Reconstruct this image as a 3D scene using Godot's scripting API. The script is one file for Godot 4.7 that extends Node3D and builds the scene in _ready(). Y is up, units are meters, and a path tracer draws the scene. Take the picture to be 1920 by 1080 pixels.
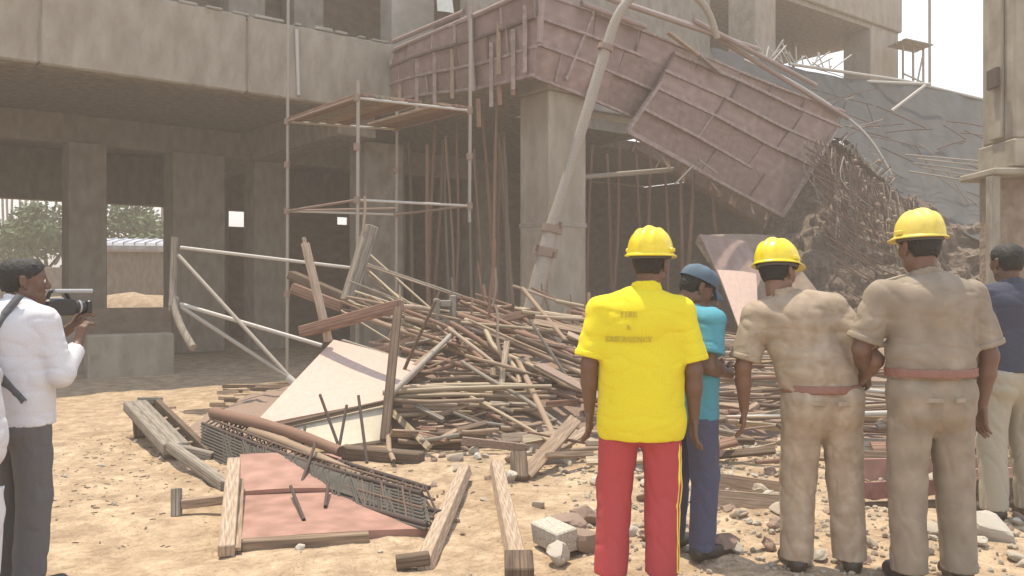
extends Node3D
# A part-collapsed concrete portico on a building site, seen from the yard by a standing onlooker.

var M := {}
var rng := RandomNumberGenerator.new()
var used := {}
var mesh_cache := {}

func _ready():
	rng.seed = 20417
	# camera
	var cam := Camera3D.new()
	cam.name = "camera"
	cam.position = Vector3(0, 1.5, 0)
	cam.fov = 35.98
	cam.near = 0.05
	cam.far = 600.0
	add_child(cam)
	cam.current = true
	# sky, air and exposure
	var env := Environment.new()
	var psm := ProceduralSkyMaterial.new()
	psm.sky_top_color = Color(0.63, 0.69, 0.77)
	psm.sky_horizon_color = Color(0.90, 0.91, 0.92)
	psm.sky_curve = 0.25
	psm.ground_bottom_color = Color(0.50, 0.43, 0.34)
	psm.ground_horizon_color = Color(0.72, 0.69, 0.64)
	psm.sky_energy_multiplier = 1.15
	var sky := Sky.new()
	sky.sky_material = psm
	env.background_mode = Environment.BG_SKY
	env.sky = sky
	env.tonemap_mode = Environment.TONE_MAPPER_LINEAR
	env.tonemap_exposure = 1.95
	env.sdfgi_enabled = true
	env.ssao_enabled = true
	env.ssil_enabled = true
	env.fog_enabled = true
	env.fog_density = 0.0085
	env.fog_light_color = Color(1.0, 0.925, 0.85)
	var we := WorldEnvironment.new()
	we.name = "world_environment"
	we.environment = env
	add_child(we)
	# a high sun, a little beyond the building
	var sun := DirectionalLight3D.new()
	sun.name = "sun"
	sun.light_energy = 1.0
	sun.light_color = Color(1.0, 0.945, 0.85)
	sun.light_angular_distance = 0.6
	sun.shadow_enabled = true
	add_child(sun)
	sun.look_at_from_position(Vector3(-2.2, 12.0, -2.6), Vector3.ZERO, Vector3(0, 0, 1))
	make_materials()
	build_ground()
	build_main_building()
	build_portico()
	build_far_things()
	build_scaffold_and_props()
	build_debris()
	build_pile()
	build_rubble()
	build_people()

# ---------------------------------------------------------------- names and metas
func numbered(called: String) -> String:
	var n: int = used.get(called, 0)
	used[called] = n + 1
	return called if n == 0 else "%s_%03d" % [called, n]

func tag(o: Node, label: String, category: String, group := "", kind := "") -> Node:
	if label != "": o.set_meta("label", label)
	if category != "": o.set_meta("category", category)
	if group != "": o.set_meta("group", group)
	if kind != "" or category != "": o.set_meta("kind", kind if kind != "" else "thing")
	return o

func thing(called: String, label: String, category: String, at := Vector3.ZERO, turn := 0.0, group := "") -> Node3D:
	var o := Node3D.new()
	o.name = numbered(called)
	add_child(o)
	o.position = at
	o.rotation.y = turn
	tag(o, label, category, group)
	return o

func obj(called: String, mesh: Mesh, mat: Material, parent: Node = self) -> MeshInstance3D:
	var o := MeshInstance3D.new()
	o.mesh = mesh
	o.material_override = mat
	o.name = numbered(called) if parent == self else called
	parent.add_child(o, true)
	return o

# ---------------------------------------------------------------- materials
func noise(freq: float, seed_value: int, octaves := 4, kind := FastNoiseLite.TYPE_SIMPLEX_SMOOTH) -> FastNoiseLite:
	var n := FastNoiseLite.new()
	n.noise_type = kind
	n.seed = seed_value
	n.frequency = freq
	n.fractal_octaves = octaves
	return n

func noise_tex(freq: float, seed_value: int, a: Color, b: Color, octaves := 4, size := 512, kind := FastNoiseLite.TYPE_SIMPLEX_SMOOTH, mid := 0.5) -> NoiseTexture2D:
	var t := NoiseTexture2D.new()
	t.width = size
	t.height = size
	t.seamless = true
	t.noise = noise(freq, seed_value, octaves, kind)
	var g := Gradient.new()
	g.set_color(0, a)
	g.set_color(1, b)
	g.set_offset(0, clampf(mid - 0.38, 0, 1))
	g.set_offset(1, clampf(mid + 0.38, 0, 1))
	t.color_ramp = g
	return t

func normal_tex(freq: float, seed_value: int, strength: float, octaves := 4, size := 512) -> NoiseTexture2D:
	var t := NoiseTexture2D.new()
	t.width = size
	t.height = size
	t.seamless = true
	t.as_normal_map = true
	t.bump_strength = strength
	t.noise = noise(freq, seed_value, octaves)
	return t

func grain_image(seed_value: int, stretch: float, contrast: float) -> ImageTexture:
	# streaks along the local y axis: wood grain, bamboo fibre, drip marks
	var n := noise(0.045, seed_value, 4)
	var img := Image.create(256, 256, false, Image.FORMAT_RGB8)
	for y in 256:
		var wy := cos(TAU * y / 256.0) * 256.0 / TAU / stretch
		var wz := sin(TAU * y / 256.0) * 256.0 / TAU / stretch
		for x in 256:
			var t := x / 256.0
			var a := n.get_noise_3d(x * 2.0, wy, wz)
			var b := n.get_noise_3d((x - 256) * 2.0, wy, wz)
			var v := 1.0 - contrast * (0.5 + 0.9 * lerpf(a, b, t))
			img.set_pixel(x, y, Color(v, v * (0.97 + 0.03 * v), v * (0.93 + 0.07 * v)))
	return ImageTexture.create_from_image(img)

func mk(called: String, lin: Color, rough: float, tex: Texture2D = null, scale := 1.0, nrm: Texture2D = null, nscale := 0.5, world := false, metal := 0.0) -> StandardMaterial3D:
	var m := StandardMaterial3D.new()
	m.resource_name = called
	m.albedo_color = lin.linear_to_srgb()
	m.roughness = rough
	m.metallic = metal
	if tex: m.albedo_texture = tex
	if nrm:
		m.normal_enabled = true
		m.normal_texture = nrm
		m.normal_scale = nscale
	if tex or nrm:
		m.uv1_triplanar = true
		m.uv1_world_triplanar = world
		m.uv1_scale = Vector3.ONE * scale
	M[called] = m
	return m

func make_materials():
	var blot := noise_tex(0.010, 3, Color(0.80, 0.785, 0.765), Color(1, 1, 1), 5)
	var blot2 := noise_tex(0.018, 9, Color(0.80, 0.775, 0.74), Color(1, 1, 1), 6)
	var speck := noise_tex(0.05, 21, Color(0.80, 0.775, 0.75), Color(1, 1, 1), 4)
	var cloth := noise_tex(0.03, 33, Color(0.93, 0.925, 0.915), Color(1, 1, 1), 4)
	var bump := normal_tex(0.03, 5, 6.0, 5)
	var fine := normal_tex(0.12, 8, 5.0, 3)
	var grain := grain_image(4, 9.0, 0.36)
	var grain2 := grain_image(14, 14.0, 0.5)
	mk("concrete", Color(0.36, 0.32, 0.255), 0.92, blot, 0.28, bump, 0.5, true)
	M.concrete.uv1_scale = Vector3(0.6, 0.17, 0.6)
	mk("concrete_grey", Color(0.31, 0.28, 0.235), 0.92, blot2, 0.35, bump, 0.25, true)
	M.concrete_grey.uv1_scale = Vector3(0.55, 0.2, 0.55)
	mk("concrete_pale", Color(0.38, 0.355, 0.31), 0.92, blot, 0.3, bump, 0.4, true)
	mk("block_wall", Color(0.29, 0.225, 0.175), 0.95, blot2, 0.4, bump, 0.6, true)
	mk("plaster_tan", Color(0.36, 0.32, 0.25), 0.9, blot, 0.25, bump, 0.12, true)
	for i in 4:
		var k: float = [1.0, 0.86, 1.1, 0.93][i]
		mk("formwork_%d" % i, Color(0.285 * k, 0.195 * k, 0.172 * k), 0.72, [blot, blot2][i % 2], 0.5 + 0.15 * i, bump, 0.3)
	mk("rubble_brown", Color(0.25, 0.195, 0.155), 0.95, noise_tex(0.03, 91, Color(0.6, 0.58, 0.55), Color(1, 1, 1), 6), 0.5, bump, 1.0, true)
	mk("formwork_rib", Color(0.36, 0.27, 0.25), 0.6, blot2, 0.8, fine, 0.4)
	mk("formwork_rib_dark", Color(0.17, 0.11, 0.10), 0.7, blot2, 0.8, fine, 0.4)
	mk("ply_pink", Color(0.55, 0.395, 0.33), 0.7, cloth, 0.8, fine, 0.06)
	mk("ply_cream", Color(0.52, 0.45, 0.34), 0.72, cloth, 0.9, fine, 0.06)
	mk("ply_red", Color(0.41, 0.225, 0.175), 0.62, blot, 0.7, fine, 0.06)
	mk("ply_red_dark", Color(0.30, 0.14, 0.115), 0.7, blot2, 0.9, fine, 0.3)
	mk("edge_shade", Color(0.30, 0.21, 0.14), 0.85, grain, 1.5)  # brown used for the shade below the red sheet's front edge
	mk("wood", Color(0.45, 0.32, 0.22), 0.85, grain, 2.8, fine, 0.35)
	mk("wood_pale", Color(0.56, 0.42, 0.305), 0.85, grain, 3.1, fine, 0.35)
	mk("wood_red", Color(0.38, 0.22, 0.15), 0.85, grain2, 2.6, fine, 0.35)
	mk("wood_dark", Color(0.20, 0.135, 0.09), 0.9, grain2, 2.7, fine, 0.4)
	mk("wood_grey", Color(0.40, 0.345, 0.28), 0.9, grain2, 2.9, fine, 0.4)
	mk("bamboo", Color(0.50, 0.39, 0.255), 0.6, grain, 2.0, fine, 0.25)
	mk("rust", Color(0.17, 0.105, 0.075), 0.85, speck, 2.0, fine, 0.6)
	mk("rust_dark", Color(0.085, 0.06, 0.05), 0.85, speck, 2.0, fine, 0.6)
	mk("pipe_grey", Color(0.38, 0.34, 0.285), 0.55, speck, 1.5, fine, 0.3)
	mk("pipe_pale", Color(0.55, 0.53, 0.48), 0.5, speck, 1.5, fine, 0.3)
	mk("pipe_rust", Color(0.30, 0.215, 0.17), 0.7, speck, 1.5, fine, 0.4)
	mk("net_dark", Color(0.11, 0.10, 0.085), 0.9, speck, 2.0)
	mk("net_blue", Color(0.078, 0.083, 0.086), 0.9, blot, 0.4, bump, 0.3)
	mk("rock", Color(0.46, 0.40, 0.32), 0.95, speck, 1.8, bump, 0.8)
	mk("rock_pale", Color(0.56, 0.52, 0.45), 0.95, speck, 1.8, bump, 0.8)
	mk("rock_brown", Color(0.33, 0.24, 0.19), 0.95, speck, 1.8, bump, 0.8)
	mk("bark", Color(0.13, 0.10, 0.07), 0.95, speck, 1.0)
	var lf := mk("leaf", Color(0.10, 0.155, 0.05), 0.7, blot, 0.3, null, 0, true)
	lf.backlight_enabled = true
	lf.backlight = Color(0.05, 0.09, 0.02)
	mk("roof_sheet", Color(0.55, 0.58, 0.66), 0.5, blot, 0.3, null, 0, true)
	mk("cloth_white", Color(0.72, 0.75, 0.70), 0.9, cloth, 1.0)
	# clothes and skin
	mk("shirt_yellow", Color(0.80, 0.66, 0.015), 0.85, cloth, 7.0, fine, 0.12)
	mk("print_grey", Color(0.50, 0.40, 0.035), 0.9)
	mk("trousers_red", Color(0.45, 0.055, 0.06), 0.85, cloth, 7.0, fine, 0.12)
	mk("stripe_yellow", Color(0.85, 0.66, 0.10), 0.8)
	mk("shirt_teal", Color(0.09, 0.33, 0.42), 0.9, cloth, 7.0, fine, 0.12)
	mk("jeans", Color(0.085, 0.09, 0.15), 0.9, cloth, 3.0, fine, 0.06)
	mk("khaki", Color(0.43, 0.345, 0.26), 0.88, blot2, 1.1, fine, 0.06)
	mk("khaki_dark", Color(0.33, 0.27, 0.205), 0.88, blot, 1.0, fine, 0.06)
	mk("belt_red", Color(0.25, 0.115, 0.085), 0.55, cloth, 3.0)
	mk("shirt_white", Color(0.64, 0.63, 0.66), 0.88, cloth, 7.0, fine, 0.12)
	mk("trousers_grey", Color(0.115, 0.11, 0.115), 0.9, cloth, 7.0, fine, 0.12)
	mk("shirt_navy", Color(0.05, 0.055, 0.085), 0.9, cloth, 7.0, fine, 0.12)
	mk("trousers_sand", Color(0.40, 0.36, 0.28), 0.9, cloth, 7.0, fine, 0.12)
	mk("strap", Color(0.10, 0.10, 0.11), 0.8, cloth, 3.0)
	mk("cap_blue", Color(0.085, 0.13, 0.18), 0.8, cloth, 3.0, fine, 0.06)
	mk("hair", Color(0.018, 0.015, 0.013), 0.7, speck, 4.0, fine, 0.9)
	mk("leather", Color(0.055, 0.04, 0.03), 0.5, speck, 3.0)
	mk("camera_black", Color(0.03, 0.03, 0.032), 0.45, speck, 3.0)
	mk("camera_grey", Color(0.35, 0.35, 0.36), 0.4)
	var glass := mk("lens_glass", Color(0.02, 0.02, 0.03), 0.05)
	glass.metallic_specular = 0.8
	mk("eye_white", Color(0.7, 0.68, 0.64), 0.3)
	mk("eye_dark", Color(0.02, 0.015, 0.01), 0.2)
	for i in 3:
		var s: float = [1.0, 1.35, 0.85][i]
		var sk := mk("skin_%d" % i, Color(0.165 * s, 0.088 * s, 0.058 * s), 0.55, cloth, 3.0, fine, 0.06)
		sk.subsurf_scatter_enabled = true
		sk.subsurf_scatter_strength = 0.1
	var hm := mk("helmet_yellow", Color(0.86, 0.67, 0.012), 0.32, cloth, 2.0)
	hm.clearcoat_enabled = true
	hm.clearcoat = 0.25
	hm.clearcoat_roughness = 0.3
	var hd := mk("helmet_dusty", Color(0.74, 0.58, 0.10), 0.5, cloth, 2.0)
	hd.clearcoat_enabled = true
	hd.clearcoat = 0.1

# ---------------------------------------------------------------- mesh helpers
func arr_mesh(v: PackedVector3Array, n: PackedVector3Array, idx: PackedInt32Array) -> ArrayMesh:
	var a := []
	a.resize(Mesh.ARRAY_MAX)
	a[Mesh.ARRAY_VERTEX] = v
	a[Mesh.ARRAY_NORMAL] = n
	a[Mesh.ARRAY_INDEX] = idx
	var m := ArrayMesh.new()
	m.add_surface_from_arrays(Mesh.PRIMITIVE_TRIANGLES, a)
	return m

func quad(st: SurfaceTool, a: Vector3, b: Vector3, c: Vector3, d: Vector3):
	# a, b, c, d run clockwise seen from outside
	for p in [a, b, c, a, c, d]:
		st.add_vertex(p)

func finish(st: SurfaceTool) -> ArrayMesh:
	st.generate_normals()
	return st.commit()

func new_st(smooth := false) -> SurfaceTool:
	var st := SurfaceTool.new()
	st.begin(Mesh.PRIMITIVE_TRIANGLES)
	st.set_smooth_group(0 if smooth else -1)
	return st

# box with chamfered long edges; size x, y, z about its centre
func box_mesh(s: Vector3, bev := -1.0) -> ArrayMesh:
	var key := "b%s_%s" % [s, bev]
	if mesh_cache.has(key): return mesh_cache[key]
	var b := bev if bev >= 0.0 else minf(minf(s.x, s.y), s.z) * 0.08
	var h := s * 0.5
	var st := new_st()
	# three stacked rings: bottom cap ring, bottom, top, top cap ring (octagonal section)
	var rings := []
	for e in [[-h.y, b], [-h.y + b, 0.0], [h.y - b, 0.0], [h.y, b]]:
		var hx: float = h.x - e[1]
		var hz: float = h.z - e[1]
		var y: float = e[0]
		rings.append([Vector3(-hx + b, y, hz), Vector3(hx - b, y, hz), Vector3(hx, y, hz - b), Vector3(hx, y, -hz + b),
			Vector3(hx - b, y, -hz), Vector3(-hx + b, y, -hz), Vector3(-hx, y, -hz + b), Vector3(-hx, y, hz - b)])
	for i in 3:
		for k in 8:
			var q := (k + 1) % 8
			quad(st, rings[i][k], rings[i + 1][k], rings[i + 1][q], rings[i][q])
	for k in range(1, 7):
		for p in [rings[3][0], rings[3][k + 1], rings[3][k], rings[0][0], rings[0][k], rings[0][k + 1]]:
			st.add_vertex(p)
	var m := finish(st)
	mesh_cache[key] = m
	return m

func box(called: String, lo: Vector3, hi: Vector3, mat: Material, parent: Node, bev := -1.0) -> MeshInstance3D:
	var o := obj(called, box_mesh(hi - lo, bev), mat, parent)
	o.position = (lo + hi) * 0.5
	return o

# rod of unit length and unit radius along y, a little crooked; shared between all poles of a kind
func rod_mesh(kind: int) -> ArrayMesh:
	var key := "rod%d" % kind
	if mesh_cache.has(key): return mesh_cache[key]
	var r := RandomNumberGenerator.new()
	r.seed = 100 + kind
	var sides := 10
	var rings := 9
	var v := PackedVector3Array()
	var n := PackedVector3Array()
	var idx := PackedInt32Array()
	var crooked := kind >= 2
	for i in rings:
		var t := i / float(rings - 1)
		var c := Vector3.ZERO
		var rad := 1.0
		if crooked:
			c = Vector3(sin(t * (3.0 + kind) + kind), 0, cos(t * 4.0 + kind * 2.0)) * (0.3 + 0.22 * (kind - 2))
			rad = 1.0 - 0.22 * t + r.randf_range(-0.06, 0.06)
		for k in sides:
			var a := TAU * k / sides
			var nn := Vector3(cos(a), 0, sin(a))
			v.append(c + nn * rad + Vector3(0, t - 0.5, 0))
			n.append(nn)
	for i in rings - 1:
		for k in sides:
			var a0 := i * sides + k
			var b0 := i * sides + (k + 1) % sides
			idx.append_array([a0, b0, a0 + sides, b0, b0 + sides, a0 + sides])
	for e in [[0, -1.0], [rings - 1, 1.0]]:
		var st0 := v.size()
		for k in sides:
			v.append(v[e[0] * sides + k])
			n.append(Vector3(0, e[1], 0))
		for k in range(1, sides - 1):
			if e[1] > 0: idx.append_array([st0, st0 + k, st0 + k + 1])
			else: idx.append_array([st0, st0 + k + 1, st0 + k])
	var m := arr_mesh(v, n, idx)
	mesh_cache[key] = m
	return m

func along(a: Vector3, b: Vector3, roll := 0.0) -> Basis:
	var y := (b - a).normalized()
	var ref := Vector3.UP if absf(y.y) < 0.95 else Vector3.BACK
	var x := y.cross(ref).normalized()
	var z := x.cross(y).normalized()
	var bs := Basis(x, y, z)
	return bs * Basis(Vector3.UP, roll)

func rod(called: String, a: Vector3, b: Vector3, r: float, mat: Material, parent: Node = self, kind := 0) -> MeshInstance3D:
	var o := obj(called, rod_mesh(kind), mat, parent)
	var bs := along(a, b)
	o.transform = Transform3D(bs * Basis.from_scale(Vector3(r, a.distance_to(b), r)), (a + b) * 0.5)
	return o

# sawn timber between two points, width w, thickness t
func timber(called: String, a: Vector3, b: Vector3, w: float, t: float, mat: Material, parent: Node = self, roll := 0.0) -> MeshInstance3D:
	var L := snappedf(a.distance_to(b), 0.02)
	var o := obj(called, box_mesh(Vector3(snappedf(w, 0.01), L, snappedf(t, 0.01))), mat, parent)
	o.transform = Transform3D(along(a, b, roll), (a + b) * 0.5)
	return o

# flat board of any four corners (clockwise seen from the camera's side), with thickness away from it
func board_mesh(p: Array, thick: float, ctr: Vector3, bend := 0.0) -> ArrayMesh:
	var nn: Vector3 = (p[1] - p[0]).cross(p[3] - p[0]).normalized()
	if nn.dot(Vector3(0, 1.5, 0) - ctr) < 0: nn = -nn
	var st := new_st()
	var N := 6
	var top := []
	var bot := []
	for i in N + 1:
		var rt := []
		var rb := []
		for k in N + 1:
			var s := i / float(N)
			var t := k / float(N)
			var q: Vector3 = (p[0].lerp(p[1], t)).lerp(p[3].lerp(p[2], t), s) - ctr
			q += nn * bend * (4.0 * t * (1.0 - t) - 0.5 + 0.4 * sin(s * 5.0))
			rt.append(q)
			rb.append(q - nn * thick)
		top.append(rt)
		bot.append(rb)
	for i in N:
		for k in N:
			quad(st, top[i][k], top[i][k + 1], top[i + 1][k + 1], top[i + 1][k])
			quad(st, bot[i][k], bot[i + 1][k], bot[i + 1][k + 1], bot[i][k + 1])
	for k in N:
		quad(st, top[0][k + 1], top[0][k], bot[0][k], bot[0][k + 1])
		quad(st, top[N][k], top[N][k + 1], bot[N][k + 1], bot[N][k])
		quad(st, top[k][0], top[k + 1][0], bot[k + 1][0], bot[k][0])
		quad(st, top[k + 1][N], top[k][N], bot[k][N], bot[k + 1][N])
	return finish(st)

func board(called: String, p: Array, thick: float, mat: Material, parent: Node = self, bend := 0.0) -> MeshInstance3D:
	var ctr: Vector3 = (p[0] + p[1] + p[2] + p[3]) * 0.25
	var o := obj(called, board_mesh(p, thick, ctr, bend), mat, parent)
	o.position = ctr if parent == self else parent.transform.affine_inverse() * ctr
	if parent != self: o.basis = (parent as Node3D).basis.inverse()
	return o

# bent tube through points
func tube_mesh(pts: Array, radii: Array, sides := 12) -> ArrayMesh:
	var st := SurfaceTool.new()
	var v := PackedVector3Array()
	var n := PackedVector3Array()
	var idx := PackedInt32Array()
	var x := Vector3.RIGHT
	for i in pts.size():
		var a: Vector3 = pts[maxi(i - 1, 0)]
		var b: Vector3 = pts[mini(i + 1, pts.size() - 1)]
		var y := (b - a).normalized()
		x = (x - y * x.dot(y))
		if x.length() < 0.01: x = y.cross(Vector3(0.3, 0.5, 0.8))
		x = x.normalized()
		var z := x.cross(y)
		for k in sides:
			var nn := x * cos(TAU * k / sides) + z * sin(TAU * k / sides)
			v.append(pts[i] + nn * radii[i])
			n.append(nn)
	for i in pts.size() - 1:
		for k in sides:
			var a0 := i * sides + k
			var b0 := i * sides + (k + 1) % sides
			idx.append_array([a0, b0, a0 + sides, b0, b0 + sides, a0 + sides])
	for e in [0, pts.size() - 1]:
		var s0 := v.size()
		var nn: Vector3 = (pts[0] - pts[1]).normalized() if e == 0 else (pts[e] - pts[e - 1]).normalized()
		for k in sides:
			v.append(v[e * sides + k])
			n.append(nn)
		for k in range(1, sides - 1):
			if e > 0: idx.append_array([s0, s0 + k, s0 + k + 1])
			else: idx.append_array([s0, s0 + k + 1, s0 + k])
	return arr_mesh(v, n, idx)

func smooth_path(pts: Array, n: int) -> Array:
	var c := Curve3D.new()
	for i in pts.size():
		var a: Vector3 = pts[maxi(i - 1, 0)]
		var b: Vector3 = pts[mini(i + 1, pts.size() - 1)]
		var h := (b - a) / 6.0
		c.add_point(pts[i], -h, h)
	var out := []
	for i in n + 1:
		out.append(c.sample_baked(c.get_baked_length() * i / n))
	return out

func tube(called: String, pts: Array, r: float, mat: Material, parent: Node = self, n := 24) -> MeshInstance3D:
	var s := smooth_path(pts, n)
	var rr := []
	rr.resize(s.size())
	rr.fill(r)
	var ctr: Vector3 = s[0]
	var loc := []
	for p in s: loc.append(p - ctr)
	var o := obj(called, tube_mesh(loc, rr, 10), mat, parent)
	o.position = ctr
	if parent != self: o.position = ctr - (parent as Node3D).position
	return o

# ---------------------------------------------------------------- ground
var gn1: FastNoiseLite
var gn2: FastNoiseLite
var gn3: FastNoiseLite

func ground_y(x: float, z: float) -> float:
	var d := -z
	var near := smoothstep(30.0, 16.0, d) * smoothstep(1.0, 3.0, d)
	var y := (gn1.get_noise_2d(x, z) * 0.05 + gn2.get_noise_2d(x, z) * 0.022) * near
	# churned, stony strip in front of the onlookers' feet and towards the heap
	var rub := smoothstep(0.2, 1.2, x) * smoothstep(8.6, 7.0, d) * smoothstep(4.4, 5.4, d)
	y += rub * (0.03 + 0.05 * absf(gn3.get_noise_2d(x, z)))
	# soft sand drift under the heap
	var hx := (x + 0.2) / 3.2
	var hz := (d - 10.2) / 2.6
	y += 0.10 * exp(-(hx * hx + hz * hz)) * near
	return y

func build_ground():
	gn1 = noise(0.45, 41, 3)
	gn2 = noise(2.6, 42, 4)
	gn3 = noise(5.0, 43, 3)
	var xs := []
	var zs := []
	var x := -120.0
	while x < 120.0:
		xs.append(x)
		x += 0.09 if absf(x) < 6.0 else (0.3 if absf(x) < 12.0 else 6.0)
	xs.append(120.0)
	var z := 20.0
	while z > -220.0:
		zs.append(z)
		z -= 0.08 if (z < -4.0 and z > -12.0) else (0.25 if (z < -2.0 and z > -18.0) else (1.5 if z > -30 else 8.0))
	zs.append(-220.0)
	var nx := xs.size()
	var nz := zs.size()
	var v := PackedVector3Array()
	var idx := PackedInt32Array()
	for j in nz:
		for i in nx:
			v.append(Vector3(xs[i], ground_y(xs[i], zs[j]), zs[j]))
	for j in nz - 1:
		for i in nx - 1:
			var a := j * nx + i
			idx.append_array([a, a + nx, a + 1, a + 1, a + nx, a + nx + 1])
	var n := PackedVector3Array()
	n.resize(v.size())
	for j in nz:
		for i in nx:
			var l: Vector3 = v[j * nx + maxi(i - 1, 0)]
			var r: Vector3 = v[j * nx + mini(i + 1, nx - 1)]
			var b: Vector3 = v[mini(j + 1, nz - 1) * nx + i]
			var f: Vector3 = v[maxi(j - 1, 0) * nx + i]
			n[j * nx + i] = (f - b).cross(r - l).normalized()
			if n[j * nx + i].y < 0: n[j * nx + i] = -n[j * nx + i]
	var m := mk("sand", Color(0.60, 0.455, 0.305), 0.97, noise_tex(0.012, 71, Color(0.78, 0.755, 0.73), Color(1, 1, 1), 6, 1024), 0.22, normal_tex(0.06, 72, 9.0, 5, 1024), 0.9, true)
	m.detail_enabled = true
	m.detail_blend_mode = BaseMaterial3D.BLEND_MODE_MUL
	m.detail_albedo = noise_tex(0.09, 73, Color(0.86, 0.85, 0.84), Color(1, 1, 1), 3)
	var o := obj("ground", arr_mesh(v, n, idx), m)
	tag(o, "sandy trampled yard of pale orange earth", "", "", "structure")

# ---------------------------------------------------------------- main building
func build_main_building():
	var b := thing("concrete_building", "unfinished concrete building with deep edge beam over dark open ground floor", "building", Vector3(-7.8, 0, -13.5), 0.6685)
	var c: Material = M.concrete
	var g: Material = M.concrete_grey
	# edge beam cast in bays, joints set back a little
	var xs := [-16.0, -9.0, -4.0, 0.55, 3.9, 6.94]
	for i in 5:
		box("edge_beam", Vector3(xs[i] + 0.012, 5.0, -0.4), Vector3(xs[i + 1] - 0.012, 6.38 + 0.02 * (i % 2), 0.0 - 0.012 * (i % 2)), c, b, 0.03)
	box("beam_core", Vector3(-16, 5.05, -0.5), Vector3(6.9, 6.3, -0.04), g, b, 0.0)
	# rough laitance lip and a run of broken render along the beam top
	for i in 26:
		var x0 := -4.0 + i * 0.42 + rng.randf_range(-0.1, 0.1)
		box("mortar_lip", Vector3(x0, 6.39, -0.16), Vector3(x0 + rng.randf_range(0.12, 0.4), 6.39 + rng.randf_range(0.02, 0.09), -0.01 + rng.randf_range(0.0, 0.04)), M.concrete_pale, b, 0.012)
	# ground floor ceiling, far beams, cross beams
	box("floor_slab", Vector3(-16, 5.25, -13.4), Vector3(14, 5.5, -0.5), g, b, 0.0)
	box("floor_slab", Vector3(6.95, 5.25, -0.5), Vector3(14, 5.5, 0.2), g, b, 0.0)
	box("floor_slab", Vector3(14.01, 5.25, -13.4), Vector3(22, 5.5, -1.5), g, b, 0.0)
	box("infill_wall", Vector3(14.01, 0, -7.3), Vector3(22, 5.2, -7.12), M.block_wall, b, 0.0)  # walls and slab carried on behind the portico to keep its opening dark
	box("infill_wall", Vector3(21.8, 0, -7.1), Vector3(22, 5.2, -1.6), M.block_wall, b, 0.0)
	box("back_beam", Vector3(-16, 3.863, -11.4), Vector3(14, 5.25, -11.0), g, b, 0.02)
	for x in [-9.0, 6.160, 6.6]:
		box("cross_beam", Vector3(x - 0.2, 4.55, -11.0), Vector3(x + 0.2, 5.25, -0.5), g, b, 0.02)
	box("cross_beam", Vector3(-16, 4.6, -5.75), Vector3(14, 5.24, -5.35), g, b, 0.02)
	# columns
	for p in [[2.415, -5.5, 0.76], [4.803, -5.5, 1.2], [3.684, -11.2, 0.6], [6.834, -11.2, 1.6],
			[6.569, -5.5, 0.9], [7.434, -1.6, 0.95], [13.091, -5.5, 0.8], [-13.0, -0.9, 0.7]]:
		box("column", Vector3(p[0] - p[2] * 0.5, 0.0, p[1] - 0.35), Vector3(p[0] + p[2] * 0.5, 4.62, p[1] + 0.35), g, b, 0.02)
	# infill walls at the back with the gaps left under the beam
	var w: Material = M.block_wall
	for p in [[5.840, 7.701, 3.95], [7.701, 8.336, 3.375], [8.336, 11.381, 3.95], [11.381, 11.812, 3.596],
			[11.812, 15.468, 3.9], [15.468, 16.831, 3.569], [16.831, 14.0, 3.9], [-16.0, 1.131, 3.95]]:
		box("infill_wall", Vector3(p[0], 0, -11.3), Vector3(p[1] - 0.004, p[2], -11.12), w, b, 0.0)
	box("infill_wall", Vector3(13.8, 0, -11.1), Vector3(14.0, 5.2, -7.2), w, b, 0.0)
	# low walls at the yard edge
	box("plinth_wall", Vector3(1.291, -0.2, -0.5), Vector3(2.679, 0.730, -0.2), c, b, 0.03)
	box("plinth_wall", Vector3(-14.0, -0.2, -1.4), Vector3(1.474, 0.75, -1.15), g, b, 0.03)
	box("dwarf_wall", Vector3(-13.9, -0.2, -4.3), Vector3(3.841, 1.086, -4.1), w, b, 0.02)
	# the storey above stands back from the beam
	box("upper_wall", Vector3(-16, 5.5, -3.6), Vector3(14, 10.2, -3.35), M.block_wall, b, 0.0)
	for p in [[4.843, 0.8], [6.231, 0.7], [2.700, 0.7]]:
		box("upper_column", Vector3(p[0] - p[1] * 0.5, 5.5, -3.1), Vector3(p[0] + p[1] * 0.5, 10.2, -2.4), g, b, 0.02)
	box("upper_column", Vector3(7.350, 5.5, -1.3), Vector3(8.422, 10.2, -0.8), M.concrete_pale, b, 0.02)
	box("upper_slab", Vector3(-16, 10.2, -11), Vector3(14, 10.5, -1.0), g, b, 0.0)
	# a cast-in pipe down the beam face
	rod("downpipe", Vector3(4.862, 5.08, 0.03), Vector3(4.819, 6.3, 0.03), 0.035, M.pipe_pale, b)
	# wet cloth hung on the upper floor
	var cl := board("hanging_cloth", [Vector3(-1.452, 7.163, -17.000), Vector3(-1.165, 7.184, -17.000), Vector3(-1.114, 6.775, -17.000), Vector3(-1.431, 6.816, -17.000)], 0.01, M.cloth_white, self, 0.02)
	tag(cl, "pale green cloth hanging above the raised formwork", "cloth")
	rod("clothes_line", Vector3(-1.965, 7.251, -17.200), Vector3(-0.606, 7.117, -16.800), 0.008, M.pipe_grey).set_meta("label", "thin line carrying the pale green cloth")
	get_node("clothes_line").set_meta("category", "line")

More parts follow.
